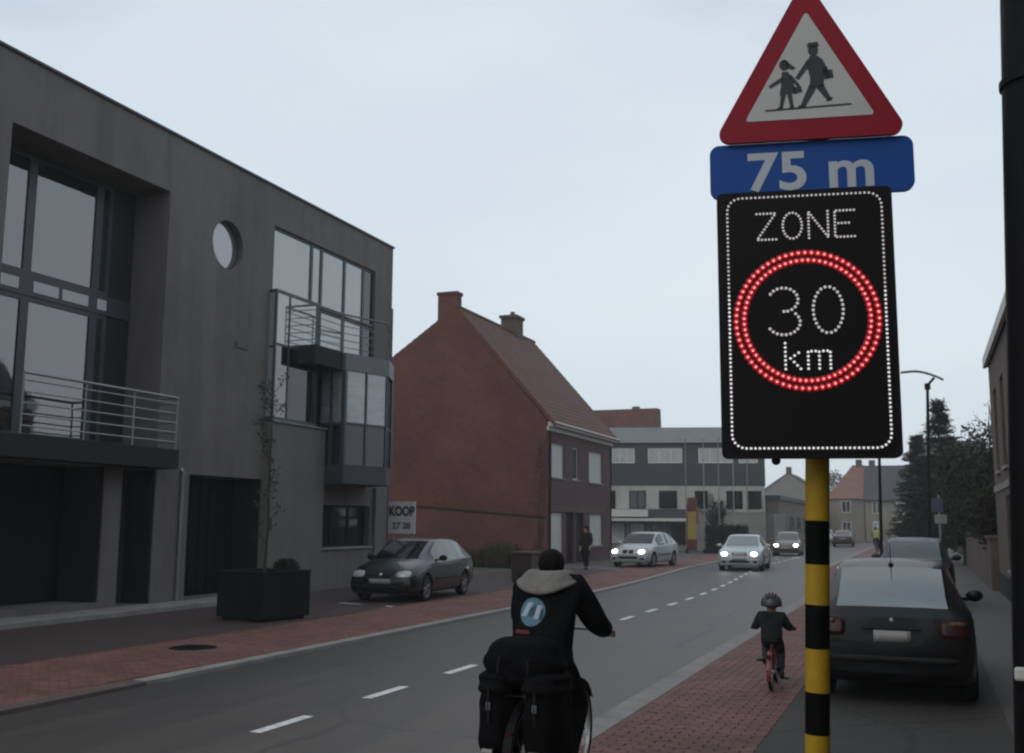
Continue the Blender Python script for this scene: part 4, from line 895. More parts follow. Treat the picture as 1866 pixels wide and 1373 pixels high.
def make_car(kind, paint, label, loc, rz, lamps='off', style='plain', scale=(1, 1, 1), detail=True, group=None, glass=None, rglass=None, name='car'):
    D = STN[kind]; L = D['L']; root = empty(name, loc, rz, label, 'car', group); root.scale = scale
    b = MB(); S = D['st']; rings = []
    for st in S:
        h = ring(st); y_ = L / 2 - st[0]
        rings.append([(x, y_, z) for x, z in h] + [(-x, y_, z) for x, z in reversed(h[1:-1])])
    n = len(rings[0]); H = 13
    for r_ in rings: b.v += r_
    def mi(i, j):
        jj = j if j < H - 1 else (2 * (H - 1) - 1 - j)      # half-section row of the face
        if D['ws'][0] <= i < D['ws'][1] and jj >= 10: return 1
        if D['rw'][0] <= i < D['rw'][1] and jj >= 10: return 2
        if jj == 8 and any(a <= i < e for a, e in D['side']): return 3
        return 0
    for i in range(len(rings) - 1):
        for j in range(n): b.f.append((i * n + j, i * n + (j + 1) % n, (i + 1) * n + (j + 1) % n, (i + 1) * n + j)); b.m.append(mi(i, j))
    b.f += [tuple(range(n)), tuple((len(rings) - 1) * n + k for k in range(n - 1, -1, -1))]; b.m += [0, 0]
    gl = glass or CARGL; rg = rglass or CARGL
    shell = bpy.data.objects.new('shell', b.mesh('shell', [paint, gl, rg, gl, RUBBER])); COL.objects.link(shell)
    cut = MB(); wr = D['wr']
    for wy in D['wheels']: cut.tube((-2, L / 2 - wy, wr), (2, L / 2 - wy, wr), wr + .055, None, 28, 4)
    co = bpy.data.objects.new('cut', cut.mesh('cut', [paint, gl, rg, gl, RUBBER])); co.data.polygons.foreach_set('material_index', [4] * len(co.data.polygons)); COL.objects.link(co)
    bo = shell.modifiers.new('arch', 'BOOLEAN'); bo.object = co; bo.operation = 'DIFFERENCE'; bo.solver = 'EXACT'
    core_hide = None
    dg = bpy.context.evaluated_depsgraph_get(); me = bpy.data.meshes.new_from_object(shell.evaluated_get(dg))
    bpy.data.objects.remove(shell); bpy.data.objects.remove(co)
    bvh = BVHTree.FromPolygons([v.co.copy() for v in me.vertices], [tuple(p.vertices) for p in me.polygons])
    names = {0: ('body', paint), 1: ('windscreen', gl), 2: ('rear_window', rg), 3: ('side_window', gl), 4: ('wheel_arch', RUBBER)}
    def sub(k, cond=None, nm=None):
        bb = MB(); idx = {}
        for p in me.polygons:
            if p.material_index != k or (cond and not cond(p.center)): continue
            f = []
            for vi in p.vertices:
                if vi not in idx: idx[vi] = len(bb.v); bb.v.append(tuple(me.vertices[vi].co))
                f.append(idx[vi])
            bb.f.append(tuple(f)); bb.m.append(0)
        if not bb.f: return None
        m2 = bpy.data.meshes.new(nm or names[k][0]); m2.from_pydata(bb.v, [], bb.f); m2.materials.append(names[k][1]); m2.polygons.foreach_set('use_smooth', [True] * len(m2.polygons)); m2.set_sharp_from_angle(angle=R(33 if k == 0 else 50))
        o = bpy.data.objects.new(nm or names[k][0], m2); COL.objects.link(o); o.parent = root; return o
    body = sub(0); sub(1); sub(2); sub(4)
    for a, e in D['side']:
        ya, yb = L / 2 - S[e][0], L / 2 - S[a][0]
        for s_ in (-1, 1): sub(3, lambda c, s_=s_, ya=ya, yb=yb: ya - .01 < c.y < yb + .01 and c.x * s_ > 0)
    # wheels
    for wy in D['wheels']:
        for s_ in (-1, 1):
            cx_ = s_ * (S[8][4] - .105); cyw = L / 2 - wy; fn = lambda x, y_, h, cx_=cx_, cyw=cyw: (cx_ + h, cyw + x, wr + y_)
            t = MB().lathe([(wr - .09, -.09), (wr - .02, -.095), (wr, -.07), (wr, .07), (wr - .02, .095), (wr - .09, .09)], fn, 28).build('wheel', RUBBER, None, True); t.parent = root
            rm = MB(); o_ = s_ * .075
            rm.lathe([(wr - .095, o_ + .008 * s_), (wr - .085, o_ - .05 * s_), (wr - .115, o_ - .05 * s_), (wr - .12, o_)], fn, 28)
            rm.lathe([(0, o_ - .0 * s_), (.06, o_), (.06, o_ - .04 * s_), (0, o_ - .04 * s_)], fn, 14)
            for k in range(7):
                a = 2 * math.pi * k / 7; p0 = fn(.05 * math.cos(a), .05 * math.sin(a), o_ - .015 * s_); p1 = fn((wr - .1) * math.cos(a), (wr - .1) * math.sin(a), o_ - .015 * s_); rm.tube(p0, p1, .024, .02, 6)
            o = rm.build('rim', RIM, None, True); o.parent = t
            o = MB().lathe([(0, 0), (wr - .1, 0), (wr - .1, o_ - .06 * s_), (0, o_ - .06 * s_)], fn, 20).build('brake_disc', BLACKM, None); o.parent = t
    hy = lambda z: None
    # front end
    lm = {'off': LAMP_OFF, 'on': LAMP_ON, 'warm': LAMP_WARM}[lamps]
    zf = .64 if kind == 'hatch' else .66
    for s_ in (-1, 1):
        hl = patch(bvh, 'y', (s_ * .56, zf), (.17, .075), .012, LAMP_OFF, 'headlight', root, (8, 5), 3)
        if lamps != 'off': patch(bvh, 'y', (s_ * .57, zf), (.115, .072), .02, lm, 'lit_bulb', hl, (6, 6), 2)
        patch(bvh, 'y', (s_ * .60, .36), (.09, .04), .01, TRIM, 'fog_lamp_recess', root, (4, 3), 4)
    if style == 'kidney':
        for s_ in (-1, 1): patch(bvh, 'y', (s_ * .13, zf), (.105, .075), .014, TRIM, 'grille', root, (6, 4), 4)
        patch(bvh, 'y', (0, .40), (.45, .05), .008, TRIM, 'lower_grille', root, (8, 2), 6)
    elif style == 'wide':
        gr = patch(bvh, 'y', (0, zf), (.30, .075), .012, TRIM, 'grille', root, (8, 4), 5)
        for k in range(3): patch(bvh, 'y', (0, zf - .045 + k * .045), (.27, .008), .018, CHROME, 'grille_bar', gr, (8, 1), 30)
        patch(bvh, 'y', (0, .37), (.42, .045), .008, TRIM, 'lower_grille', root, (8, 2), 6)
    else:
        patch(bvh, 'y', (0, .62), (.33, .035), .012, TRIM, 'grille', root, (8, 3), 6); patch(bvh, 'y', (0, .635), (.06, .04), .02, CHROME, 'emblem', root, (4, 4), 1.2)
        patch(bvh, 'y', (0, .34), (.45, .05), .008, TRIM, 'lower_grille', root, (8, 2), 6)
    patch(bvh, 'y', (0, .475), (.26, .056), .022, PLATE, 'number_plate', root, (6, 2), 30)
    # rear end
    for s_ in (-1, 1):
        tl = patch(bvh, 'y', (s_ * .62, .78), (.15, .085), .01, TAIL, 'tail_light', root, (6, 4), 5, -1)
        patch(bvh, 'y', (s_ * .655, .838), (.085, .022), .017, AMBER, 'indicator', tl, (4, 2), 8, -1)
    patch(bvh, 'y', (0, .70), (.185, .056), .012, PLATE, 'number_plate', root, (6, 2), 30, -1)
    patch(bvh, 'y', (0, .86), (.022, .022), .005, RIM, 'emblem', root, (4, 4), 2, -1)
    patch(bvh, 'y', (0, .775), (.3, .010), .014, TRIM, 'tailgate_handle', root, (6, 2), 6, -1)
    patch(bvh, 'y', (0, .47), (.66, .035), .010, TRIM, 'bumper_strip', root, (10, 2), 8, -1)
    # sides: mirrors, handles, seams, trim
    for s_ in (-1, 1):
        yb = L / 2 - S[6][0] - .12
        mr = MB(); mr.ball((s_ * (S[6][4] + .09), yb, .97), .1, 10, 8, 0, 1.05, .62, .72); mr.box(min(s_ * .76, s_ * .88), max(s_ * .76, s_ * .88), yb - .03, yb + .03, .91, .95); o = mr.build('wing_mirror', paint if style != 'plain' else TRIM, None, True); o.parent = root
        for yy in ((L / 2 - 2.22), (L / 2 - 3.08)):
            patch(bvh, 'x', (yy, .80), (.085, .016), .014, paint, 'door_handle', root, (4, 2), 4, s_)
        for yy in (L / 2 - 1.28, L / 2 - 2.36, L / 2 - 3.16):
            patch(bvh, 'x', (yy, .56), (.006, .31), .004, TRIM, 'door_seam', root, (1, 10), 30, s_, False)
        patch(bvh, 'x', (L / 2 - 2.1, .50), (.78, .022), .008, TRIM, 'side_strip', root, (10, 1), 30, s_)
    return root, bvh
def paintm(name, c, rough=.35): return mat(name, c, rough, metal=.2, coat=.25 if max(c) < .05 else .5, spec=.25 if max(c) < .05 else None)
BLACKCAR = mat('black_car_paint', (.006, .006, .007), .3, spec=.4, coat=.35); DKBLUE = mat('worn_dark_car_paint', (.006, .006, .007), .4, spec=.2, coat=.15); SILVER = paintm('silver_car_paint', (.42, .44, .46)); SILVER2 = paintm('pale_silver_car_paint', (.44, .50, .54))
REDCAR = paintm('red_car_paint', (.08, .02, .027)); GREYCAR = paintm('brown_grey_car_paint', (.12, .10, .09)); DKGREY = mat('dark_grey_car_paint', (.014, .016, .02), .4, spec=.25, coat=.1)
# all models point their nose along +Y; a car facing the camera is turned round
bk, _ = make_car('hatch', BLACKCAR, 'black hatchback parked nose out on the forecourt beside the planter', (-11.73, 23.35, .045), R(180 + 4), 'off', 'plain')
bm_, bv_ = make_car('hatch', DKBLUE, 'dark hatchback parked on the right pavement, its rear window facing us', (-.39, 13.5, .047), R(0.5), 'off', 'kidney', (.955, 1.0, 1.0), rglass=CARGLR)
o = MB().tube((0, -1.30, 1.36), (0, -1.42, 1.62), .006, .003, 6).build('aerial', TRIM, None); o.parent = bm_
o = MB().ball((0, -1.30, 1.385), .03, 8, 6, 0, 1, 1.4, .8).build('aerial_base', TRIM, None, True); o.parent = bm_
make_car('hatch', DKGREY, 'dark grey car parked ahead of the dark hatchback on the right', (-.28, 27.6, .047), 0, 'off', 'wide', (1.0, 1.0, 1.07), rglass=CARGL)
make_car('hatch', SILVER, 'silver hatchback with lit headlights standing on the red brick footway', (-11.45, 45.0, .05), R(180 - 6), 'on', 'kidney', (1.04, 1.02, 1.02), glass=mat('dark_car_glass', (.01, .012, .016), .05, ior=1.45))
make_car('sedan', SILVER2, 'pale silver saloon with lit headlights driving towards us', (-7.2, 45.3, 0), R(180 + 3), 'on', 'wide', (1.03, 1, 1.02), glass=CARGLR)
make_car('hatch', GREYCAR, 'distant car with bright warm headlights following the pale silver saloon', (-8.0, 67.0, 0), R(180 + 3), 'warm', 'wide')
make_car('sedan', REDCAR, 'distant dark red car behind the striped pole', (-6.9, 98.0, 0), R(2), 'off', 'wide')
make_car('hatch', SILVER, 'small far silver car behind the dark red car on the left', (-9.6, 112.0, 0), R(181), 'off', 'wide')

# ------------------------------------------------------------------ people and bicycles
def skin(joints, edges, root_i, levels=2):
    me = bpy.data.meshes.new('skin'); me.from_pydata([j[0] for j in joints], edges, []); o = bpy.data.objects.new('skin', me); COL.objects.link(o)
    o.modifiers.new('s', 'SKIN').use_smooth_shade = True
    if not me.skin_vertices: 
        bm = bmesh.new(); bm.from_mesh(me); bm.verts.layers.skin.verify(); bm.to_mesh(me); bm.free()
    for i, j in enumerate(joints):
        r_ = j[1] if isinstance(j[1], tuple) else (j[1], j[1]); me.skin_vertices[0].data[i].radius = r_; me.skin_vertices[0].data[i].use_root = (i == root_i)
    o.modifiers.new('sub', 'SUBSURF').levels = levels; o.modifiers['sub'].render_levels = levels
    dg = bpy.context.evaluated_depsgraph_get(); out = bpy.data.meshes.new_from_object(o.evaluated_get(dg)); bpy.data.objects.remove(o)
    out.polygons.foreach_set('use_smooth', [True] * len(out.polygons)); return out
def chain(J, names): return [(names[i], names[i + 1]) for i in range(len(names) - 1)]
def person_parts(root, J, mats_, hat=None, hair=None, fingers=True, coat_hem=None, levels=2, hem_r=1.0):
    """J: dict name -> (x,y,z). builds the body, jacket, trousers, shoes, hair"""
    V = {k: Vector(v) for k, v in J.items() if k not in ('hs', 'sc')}
    fw = (V['head'] - V['neck']).normalized()
    hd = V['head']
    q_s = J.get('sc', 1.0); look = Vector(J.get('look', (0, 1, 0))).normalized(); side = look.cross(Vector((0, 0, 1))).normalized(); hs = J.get('hs', 1.0)
    js = []; ed = []; ix = {}
    def rs(r_): return tuple(q * q_s for q in r_) if isinstance(r_, tuple) else r_ * q_s
    def jadd(n, p, r_): ix[n] = len(js); js.append((tuple(p), r_ if ('skull' in n or n in ('chin', 'nose', 'earR', 'earL')) else rs(r_))); return n
    jadd('pelvis', V['pelvis'], (.13, .10)); jadd('spine', V['spine'], (.12, .09)); jadd('chest', V['chest'], (.14, .10)); jadd('neck', V['neck'], .052)
    jadd('skull0', V['neck'].lerp(hd, .62) + look * .02, .066 * hs); jadd('skull1', hd + look * .005, .092 * hs); jadd('skull2', hd + Vector((0, 0, .068 * hs)) - look * .008, .070 * hs)
    jadd('chin', hd + look * .055 * hs - Vector((0, 0, .075 * hs)), .034 * hs); jadd('nose', hd + look * .108 * hs - Vector((0, 0, .022 * hs)), .013 * hs)
    for s_, nm in ((1, 'earR'), (-1, 'earL')): jadd(nm, hd + side * s_ * .094 * hs - Vector((0, 0, .015)), .018 * hs)
    E = chain(0, ['pelvis', 'spine', 'chest', 'neck', 'skull0', 'skull1', 'skull2']) + [('skull0', 'chin'), ('skull1', 'nose'), ('skull1', 'earR'), ('skull1', 'earL')]
    for s_ in 'LR':
        jadd('sh' + s_, V['sh' + s_], .058); jadd('el' + s_, V['el' + s_], .042); jadd('wr' + s_, V['wr' + s_], .028); jadd('ha' + s_, V['ha' + s_], (.038, .02))
        jadd('hi' + s_, V['hi' + s_], .085); jadd('kn' + s_, V['kn' + s_], .058); jadd('an' + s_, V['an' + s_], .038); jadd('to' + s_, V['to' + s_], .032)
        E += chain(0, ['chest', 'sh' + s_, 'el' + s_, 'wr' + s_, 'ha' + s_]) + chain(0, ['pelvis', 'hi' + s_, 'kn' + s_, 'an' + s_, 'to' + s_])
        if fingers:
            d = (V['ha' + s_] - V['wr' + s_]).normalized(); up = Vector((0, 0, 1)); lat = d.cross(up).normalized(); dn = lat.cross(d).normalized()
            if dn.z > 0: dn = -dn
            for k in range(4):
                o_ = (k - 1.5) * .021 * q_s; ln = (.034, .04, .038, .03)[k] * q_s
                jadd('f%d%s1' % (k, s_), V['ha' + s_] + d * .028 * q_s + lat * o_, .0105); jadd('f%d%s2' % (k, s_), V['ha' + s_] + d * (.03 * q_s + ln * .7) + lat * o_ + dn * .022 * q_s, .0095); jadd('f%d%s3' % (k, s_), V['ha' + s_] + d * (.03 * q_s + ln * .3) + lat * o_ + dn * .045 * q_s, .0085)
                E += chain(0, ['ha' + s_, 'f%d%s1' % (k, s_), 'f%d%s2' % (k, s_), 'f%d%s3' % (k, s_)])
            ins = -lat if (lat.x > 0) == (s_ == 'R') else lat
            jadd('t%s1' % s_, V['ha' + s_] + ins * .036 - d * .006 + dn * .006, .012); jadd('t%s2' % s_, V['ha' + s_] + ins * .04 + d * .02 + dn * .03, .0095); E += chain(0, ['ha' + s_, 't%s1' % s_, 't%s2' % s_])
    me = skin(js, [(ix[a], ix[b_]) for a, b_ in E], 0, levels)
    body = link_mesh('body', me, mats_['skin'], root, False)
    # jacket
    js2 = []; ix.clear()
    def j2(n, p, r_): ix[n] = len(js2); js2.append((tuple(p), rs(r_)))
    jw = mats_.get('bulk', 1.0)
    hem = V['pelvis'].lerp(V['hiL'].lerp(V['hiR'], .5), .6) + Vector((0, -.01, -.02)) if coat_hem is None else Vector(coat_hem)
    j2('hem', hem, (.175 * jw * hem_r, .145 * jw * hem_r)); j2('spine', V['spine'], (.168 * jw, .135 * jw)); j2('chest', V['chest'], (.172 * jw, .135 * jw)); j2('col', V['chest'].lerp(V['neck'], .72), (.098, .085)); j2('col2', V['neck'] + Vector((0, 0, .01)), .066)
    E2 = chain(0, ['hem', 'spine', 'chest', 'col', 'col2'])
    for s_ in 'LR':
        j2('sh' + s_, V['sh' + s_], .086 * jw); j2('el' + s_, V['el' + s_], .066 * jw); j2('cu' + s_, V['el' + s_].lerp(V['wr' + s_], .9), .048 * jw)
        E2 += chain(0, ['chest', 'sh' + s_, 'el' + s_, 'cu' + s_])
    jm = skin(js2, [(ix[a], ix[b_]) for a, b_ in E2], 1, levels); jk = link_mesh('jacket', jm, mats_['jacket'], root, False)
    # trousers
    js3 = []; ix.clear()
    def j3(n, p, r_): ix[n] = len(js3); js3.append((tuple(p), rs(r_)))
    j3('pel', V['pelvis'] + Vector((0, .03, -.01)), .10); E3 = []
    for s_ in 'LR':
        j3('hi' + s_, V['hi' + s_].lerp(V['kn' + s_], .22), .105); j3('kn' + s_, V['kn' + s_], .078); j3('an' + s_, V['kn' + s_].lerp(V['an' + s_], .93), .058); E3 += chain(0, ['pel', 'hi' + s_, 'kn' + s_, 'an' + s_])
    tm = skin(js3, [(ix[a], ix[b_]) for a, b_ in E3], 0, levels); link_mesh('trousers', tm, mats_['trousers'], root, False)
    for s_ in 'LR':
        a, t = V['an' + s_], V['to' + s_]; d = (t - a); d.z = 0; d.normalize(); dr = Vector((0, 0, t.z - a.z))
        sm = skin([(tuple(a + Vector((0, 0, .02))), .05 * q_s), (tuple(a - d * .045 * q_s + dr * .8), .044 * q_s), (tuple(a.lerp(t, .6) + dr * .15), .045 * q_s), (tuple(t + d * .03 * q_s), .036 * q_s)], [(0, 1), (1, 2), (2, 3), (0, 2)], 2, levels)
        link_mesh('shoe', sm, mats_['shoe'], root, False)
    # hair or hat: a cap over the skull
    if hat or hair:
        b = MB(); n, m_ = 20, 10; vs = []; fs = []; c = hd + Vector((0, 0, .012 * hs)) - look * .008
        for j in range(m_ + 1):
            for i in range(n):
                a = 2 * math.pi * i / n; dx = math.cos(a); dy = math.sin(a)     # dx along side, dy along look
                tmax = R(128 + 14 * max(0, -dy) - 58 * max(0, dy)) if hair else R(100 - 22 * max(0, dy)); t = tmax * j / m_
                rx, ry, rz_ = .108 * hs, .122 * hs, .122 * hs
                if hat == 'helmet': rx, ry, rz_ = .125 * hs, .15 * hs, .135 * hs
                w = 1 + (.03 * math.sin(a * 7 + j * 1.7) + .025 * math.sin(a * 13 - j * 2.3)) * (1 if hair else 0) * (j / m_)
                vs.append(tuple(c + side * (rx * w * math.sin(t) * dx) + look * (ry * w * math.sin(t) * dy) + Vector((0, 0, rz_ * math.cos(t)))))
        for j in range(m_):
            for i in range(n): fs.append((j * n + i, (j + 1) * n + i, (j + 1) * n + (i + 1) % n, j * n + (i + 1) % n))
        b.add(vs, fs); o = b.build('helmet' if hat == 'helmet' else ('hat' if hat else 'hair'), mats_['hat'], None, True); o.parent = root; s2 = o.modifiers.new('thick', 'SOLIDIFY'); s2.thickness = .012; s2.offset = 1
        if hat == 'helmet':
            for k in range(4):
                a = (k - 1.5) * .34
                pts = [c + side * (.127 * hs * math.sin(a)) * math.sin(t) + look * (.155 * hs * math.cos(t)) + Vector((0, 0, .148 * hs * math.sin(t) * math.cos(a))) for t in [R(30 + 12 * q) for q in range(11)]]
                o2 = MB().path(pts, .012 * hs, 6).build('helmet_rib', mats_.get('rib', TRIM), None, True); o2.parent = o
    return jk, jm
def make_bike(root, frame_m, wr=.345, wb=1.06, rack=True, seat_z=.97, bar_z=1.08, bar_y=.44, bar_w=.29, bb_z=.29, sc_=1.0):
    ry, fy = -wb / 2, wb / 2; part = lambda b, nm, m, par=root: (lambda o: (setattr(o, 'parent', par), o)[1])(b.build(nm, m, None, True))
    for cy_ in (ry, fy):
        fn = lambda x, y_, h, cy_=cy_: (h, cy_ + x, wr + y_)
        t = part(MB().lathe([(wr + .0 - .036, -.014), (wr - .018, -.02), (wr, -.008), (wr, .008), (wr - .018, .02), (wr - .036, .014)], fn, 40), 'tyre', RUBBER)
        part(MB().lathe([(wr - .05, -.012), (wr - .034, -.014), (wr - .034, .014), (wr - .05, .012)], fn, 40), 'rim', STEEL, t)
        sp_ = MB(); sp_.tube((-.05, cy_, wr), (.05, cy_, wr), .022, None, 10)
        for k in range(24):
            a = 2 * math.pi * k / 24; h_ = .03 * (1 if k % 2 else -1); sp_.tube((h_, cy_ + .02 * math.cos(a), wr + .02 * math.sin(a)), (0, cy_ + (wr - .04) * math.cos(a + .2), wr + (wr - .04) * math.sin(a + .2)), .0016, None, 4)
        part(sp_, 'spokes', STEEL, t)
        mg = [(0, cy_ + (wr + .025) * math.cos(R(a)), wr + (wr + .025) * math.sin(R(a))) for a in (range(40, 201, 16) if cy_ < 0 else range(30, 171, 14))]
        b = MB()
        for i in range(len(mg) - 1):
            p, q = mg[i], mg[i + 1]; b.add([(-.028, p[1], p[2] - .006), (0, p[1], p[2] + .006), (.028, p[1], p[2] - .006), (-.028, q[1], q[2] - .006), (0, q[1], q[2] + .006), (.028, q[1], q[2] - .006)], [(0, 1, 4, 3), (1, 2, 5, 4)])
        part(b, 'mudguard', frame_m)
    bb = (0, -.04, bb_z); hd_t, hd_b = (0, fy - .16, bar_z - .14), (0, fy - .12, bar_z - .32); st = (0, ry + .30, seat_z - .08)
    f = MB(); f.tube(bb, st, .016); f.tube(bb, hd_b, .02); f.tube((0, st[1] + .02, st[2] - .1), hd_t, .017); f.tube(hd_b, hd_t, .021)
    for s_ in (-1, 1):
        f.tube((s_ * .03, bb[1], bb[2]), (s_ * .055, ry, wr), .011); f.tube((s_ * .02, st[1], st[2] - .06), (s_ * .055, ry, wr), .009); f.tube((s_ * .03, hd_b[1] + .02, hd_b[2] - .03), (s_ * .05, fy, wr), .013)
    part(f, 'frame', frame_m)
    hb = MB(); hb.path([(0, hd_t[1], hd_t[2]), (0, hd_t[1] - .01, bar_z)], .014); hb.path([(-bar_w, bar_y - .05, bar_z - .01), (-bar_w * .85, bar_y + .02, bar_z), (0, hd_t[1], bar_z + .01), (bar_w * .85, bar_y + .02, bar_z), (bar_w, bar_y - .05, bar_z - .01)], .012); hbo = part(hb, 'handlebar', STEEL)
    for s_ in (-1, 1): part(MB().tube((s_ * (bar_w - .005), bar_y - .03, bar_z - .007), (s_ * (bar_w + .02), bar_y - .13, bar_z - .014), .017), 'grip', RUBBER, hbo)
    sd_ = MB(); sd_.ball((0, st[1] - .05, seat_z - .01), .13, 14, 8, 0, .85, 1.0, .35); sd_.ball((0, st[1] + .1, seat_z - .005), .1, 10, 8, 0, .4, 1.2, .3); part(sd_, 'saddle', RUBBER)
    cr = MB(); cr.tube((-.07, bb[1], bb[2]), (.07, bb[1], bb[2]), .02); cr.lathe([(.075, .055), (.09, .055), (.09, .06), (.075, .06)], lambda x, y_, h: (h, bb[1] + x, bb[2] + y_), 24)
    cl = .165 * sc_
    for s_, a in ((1, R(-100)), (-1, R(80))):
        e_ = (s_ * .085, bb[1] + cl * math.cos(a), bb[2] + cl * math.sin(a)); cr.tube((s_ * .07, bb[1], bb[2]), e_, .012, .01); cr.box(min(e_[0], e_[0] + s_ * .1), max(e_[0], e_[0] + s_ * .1), e_[1] - .035, e_[1] + .035, e_[2] - .012, e_[2] + .012)
    part(cr, 'crankset', BLACKM)
    part(MB().box(-.022, .022, ry - wr * .93, ry - wr * .93 + .02, wr + .17, wr + .21), 'tail_light', TAIL)
    if rack:
        rk = MB()
        for s_ in (-1, 1): rk.path([(s_ * .06, ry + .30, 2 * wr + .07), (s_ * .06, ry - .22, 2 * wr + .07)], .007, 6); rk.tube((s_ * .06, ry - .15, 2 * wr + .07), (s_ * .06, ry, wr), .006)
        for k in range(4): rk.tube((-.06, ry + .2 - k * .13, 2 * wr + .07), (.06, ry + .2 - k * .13, 2 * wr + .07), .005)
        part(rk, 'carrier', BLACKM)
    part(MB().tube((.05, bb[1] + .05, bb[2]), (.11, bb[1] - .12, .03), .008), 'kickstand', STEEL)
CLOTH = lambda nm, c, r_=.85: mat(nm, c, r_, spec=0.05, noise=.25, nscale=9, bump=.35, bscale=22)
# --- the adult
AX, AY, AR = -2.475, 7.1, R(0)
abk = empty('bicycle', (AX, AY, .0), AR, 'black bicycle under the adult rider at the road edge', 'bicycle')
make_bike(abk, BLACKM)
ap = empty('person', (AX, AY, 0), AR, 'adult cyclist from behind in black jacket with grey hood and blue badge', 'person', scale=.985)
JA = dict(pelvis=(0, -.20, 1.02), spine=(-.01, -.17, 1.19), chest=(-.01, -.09, 1.37), neck=(0, -.02, 1.505), head=(-.015, .01, 1.585), hs=.76, look=(.1, 1, 0),
          shL=(-.185, -.05, 1.425), shR=(.185, -.04, 1.425), elL=(-.28, .10, 1.19), elR=(.29, .10, 1.175), wrL=(-.30, .31, 1.105), wrR=(.305, .33, 1.10), haL=(-.298, .37, 1.095), haR=(.30, .385, 1.095),
          hiL=(-.10, -.18, .96), hiR=(.10, -.18, .96), knL=(-.145, .22, .86), knR=(.14, .17, .60), anL=(-.135, .02, .54), anR=(.135, -.10, .21), toL=(-.135, .13, .48), toR=(.135, .02, .14))
BLKJ = CLOTH('black_jacket', (.007, .0075, .009)); BLKT = CLOTH('black_trousers', (.007, .007, .008)); SHOE = mat('dark_shoe', (.015, .014, .014), .6); HAIRM = mat('dark_hair', (.008, .007, .007), .7, spec=.1, noise=.5, nscale=40, bump=1.0, bscale=60)
jk, jm = person_parts(ap, JA, dict(skin=SKIN, jacket=BLKJ, trousers=BLKT, shoe=SHOE, hat=HAIRM, bulk=1.4), hair=True, coat_hem=(0, -.30, .86), hem_r=1.35)
jb = BVHTree.FromPolygons([v.co.copy() for v in jm.vertices], [tuple(p.vertices) for p in jm.polygons])
def back_patch(pts_fn, nu, nv, off, m, name, parent):
    b = MB(); vs = []
    for j in range(nv + 1):
        for i in range(nu + 1):
            x, z = pts_fn(-1 + 2 * i / nu, -1 + 2 * j / nv); h = jb.ray_cast(Vector((x, -3, z)), Vector((0, 1, 0))); y_ = h[0].y if h[0] is not None else -.2
            vs.append((x, y_ - off, z))
    w = nu + 1; b.add(vs, [(j * w + i, j * w + i + 1, (j + 1) * w + i + 1, (j + 1) * w + i) for j in range(nv) for i in range(nu)])
    o = b.build(name, m, None, 60); o.parent = parent; return o
BADGE = mat('badge_blue', (.085, .19, .26), .7, noise=.2, nscale=20); BADGEW = mat('badge_white', (.40, .48, .56), .7); BADGED = mat('badge_dark', (.015, .06, .11), .7)
bcx, bcz, brr = -.045, 1.272, .094
def discmap(s, t):
    L = max(abs(s), abs(t)); n_ = math.hypot(s, t) or 1; return (bcx + brr * s * L / n_, bcz + brr * t * L / n_)
bd = back_patch(discmap, 12, 12, .004, BADGE, 'badge', ap)
def strokep(x0, z0, x1, z1, w): 
    def f(s, t):
        q = (t + 1) / 2; x = x0 + (x1 - x0) * q; z = z0 + (z1 - z0) * q; return (bcx + x + s * w, bcz + z)
    return f
for a in ((-.062, -.03, -.018, .062, .02), (.035, -.045, .052, .045, .017)): back_patch(strokep(*a), 2, 8, .007, BADGEW, 'badge_stroke', bd)
for a in ((-.012, -.03, .0, .03, .012), (.012, -.02, .022, .045, .010), (.07, -.05, .074, .02, .010)): back_patch(strokep(*a), 2, 6, .008, BADGED, 'badge_mark', bd)
# hood: a thick folded collar lying on the shoulders, pointed down the back
hm = MB(); n, m_ = 24, 7; vs = []; fs = []
for j in range(m_ + 1):
    t = j / m_
    for i in range(n):
        a = 2 * math.pi * i / n; bk_ = max(0, -math.sin(a)); sdv = abs(math.cos(a))
        rr2 = .085 + t * (.075 + .055 * sdv + .085 * bk_ ** 2); zz2 = 1.505 - .02 * t - t * t * (.045 + .075 * bk_ ** 3) + .028 * math.sin(math.pi * min(1, t * 1.4)) 
        vs.append((rr2 * 1.05 * math.cos(a) - .005, -.05 + rr2 * .98 * math.sin(a), zz2 + .012 * t))
for j in range(m_):
    for i in range(n): fs.append((j * n + i, (j + 1) * n + i, (j + 1) * n + (i + 1) % n, j * n + (i + 1) % n))
hm.add(vs, fs); o = hm.build('hood', CLOTH('grey_hood', (.20, .19, .18)), None, True); o.parent = ap; s_ = o.modifiers.new('thick', 'SOLIDIFY'); s_.thickness = .03; s_.offset = 1; o.modifiers.new('sub', 'SUBSURF').levels = 1
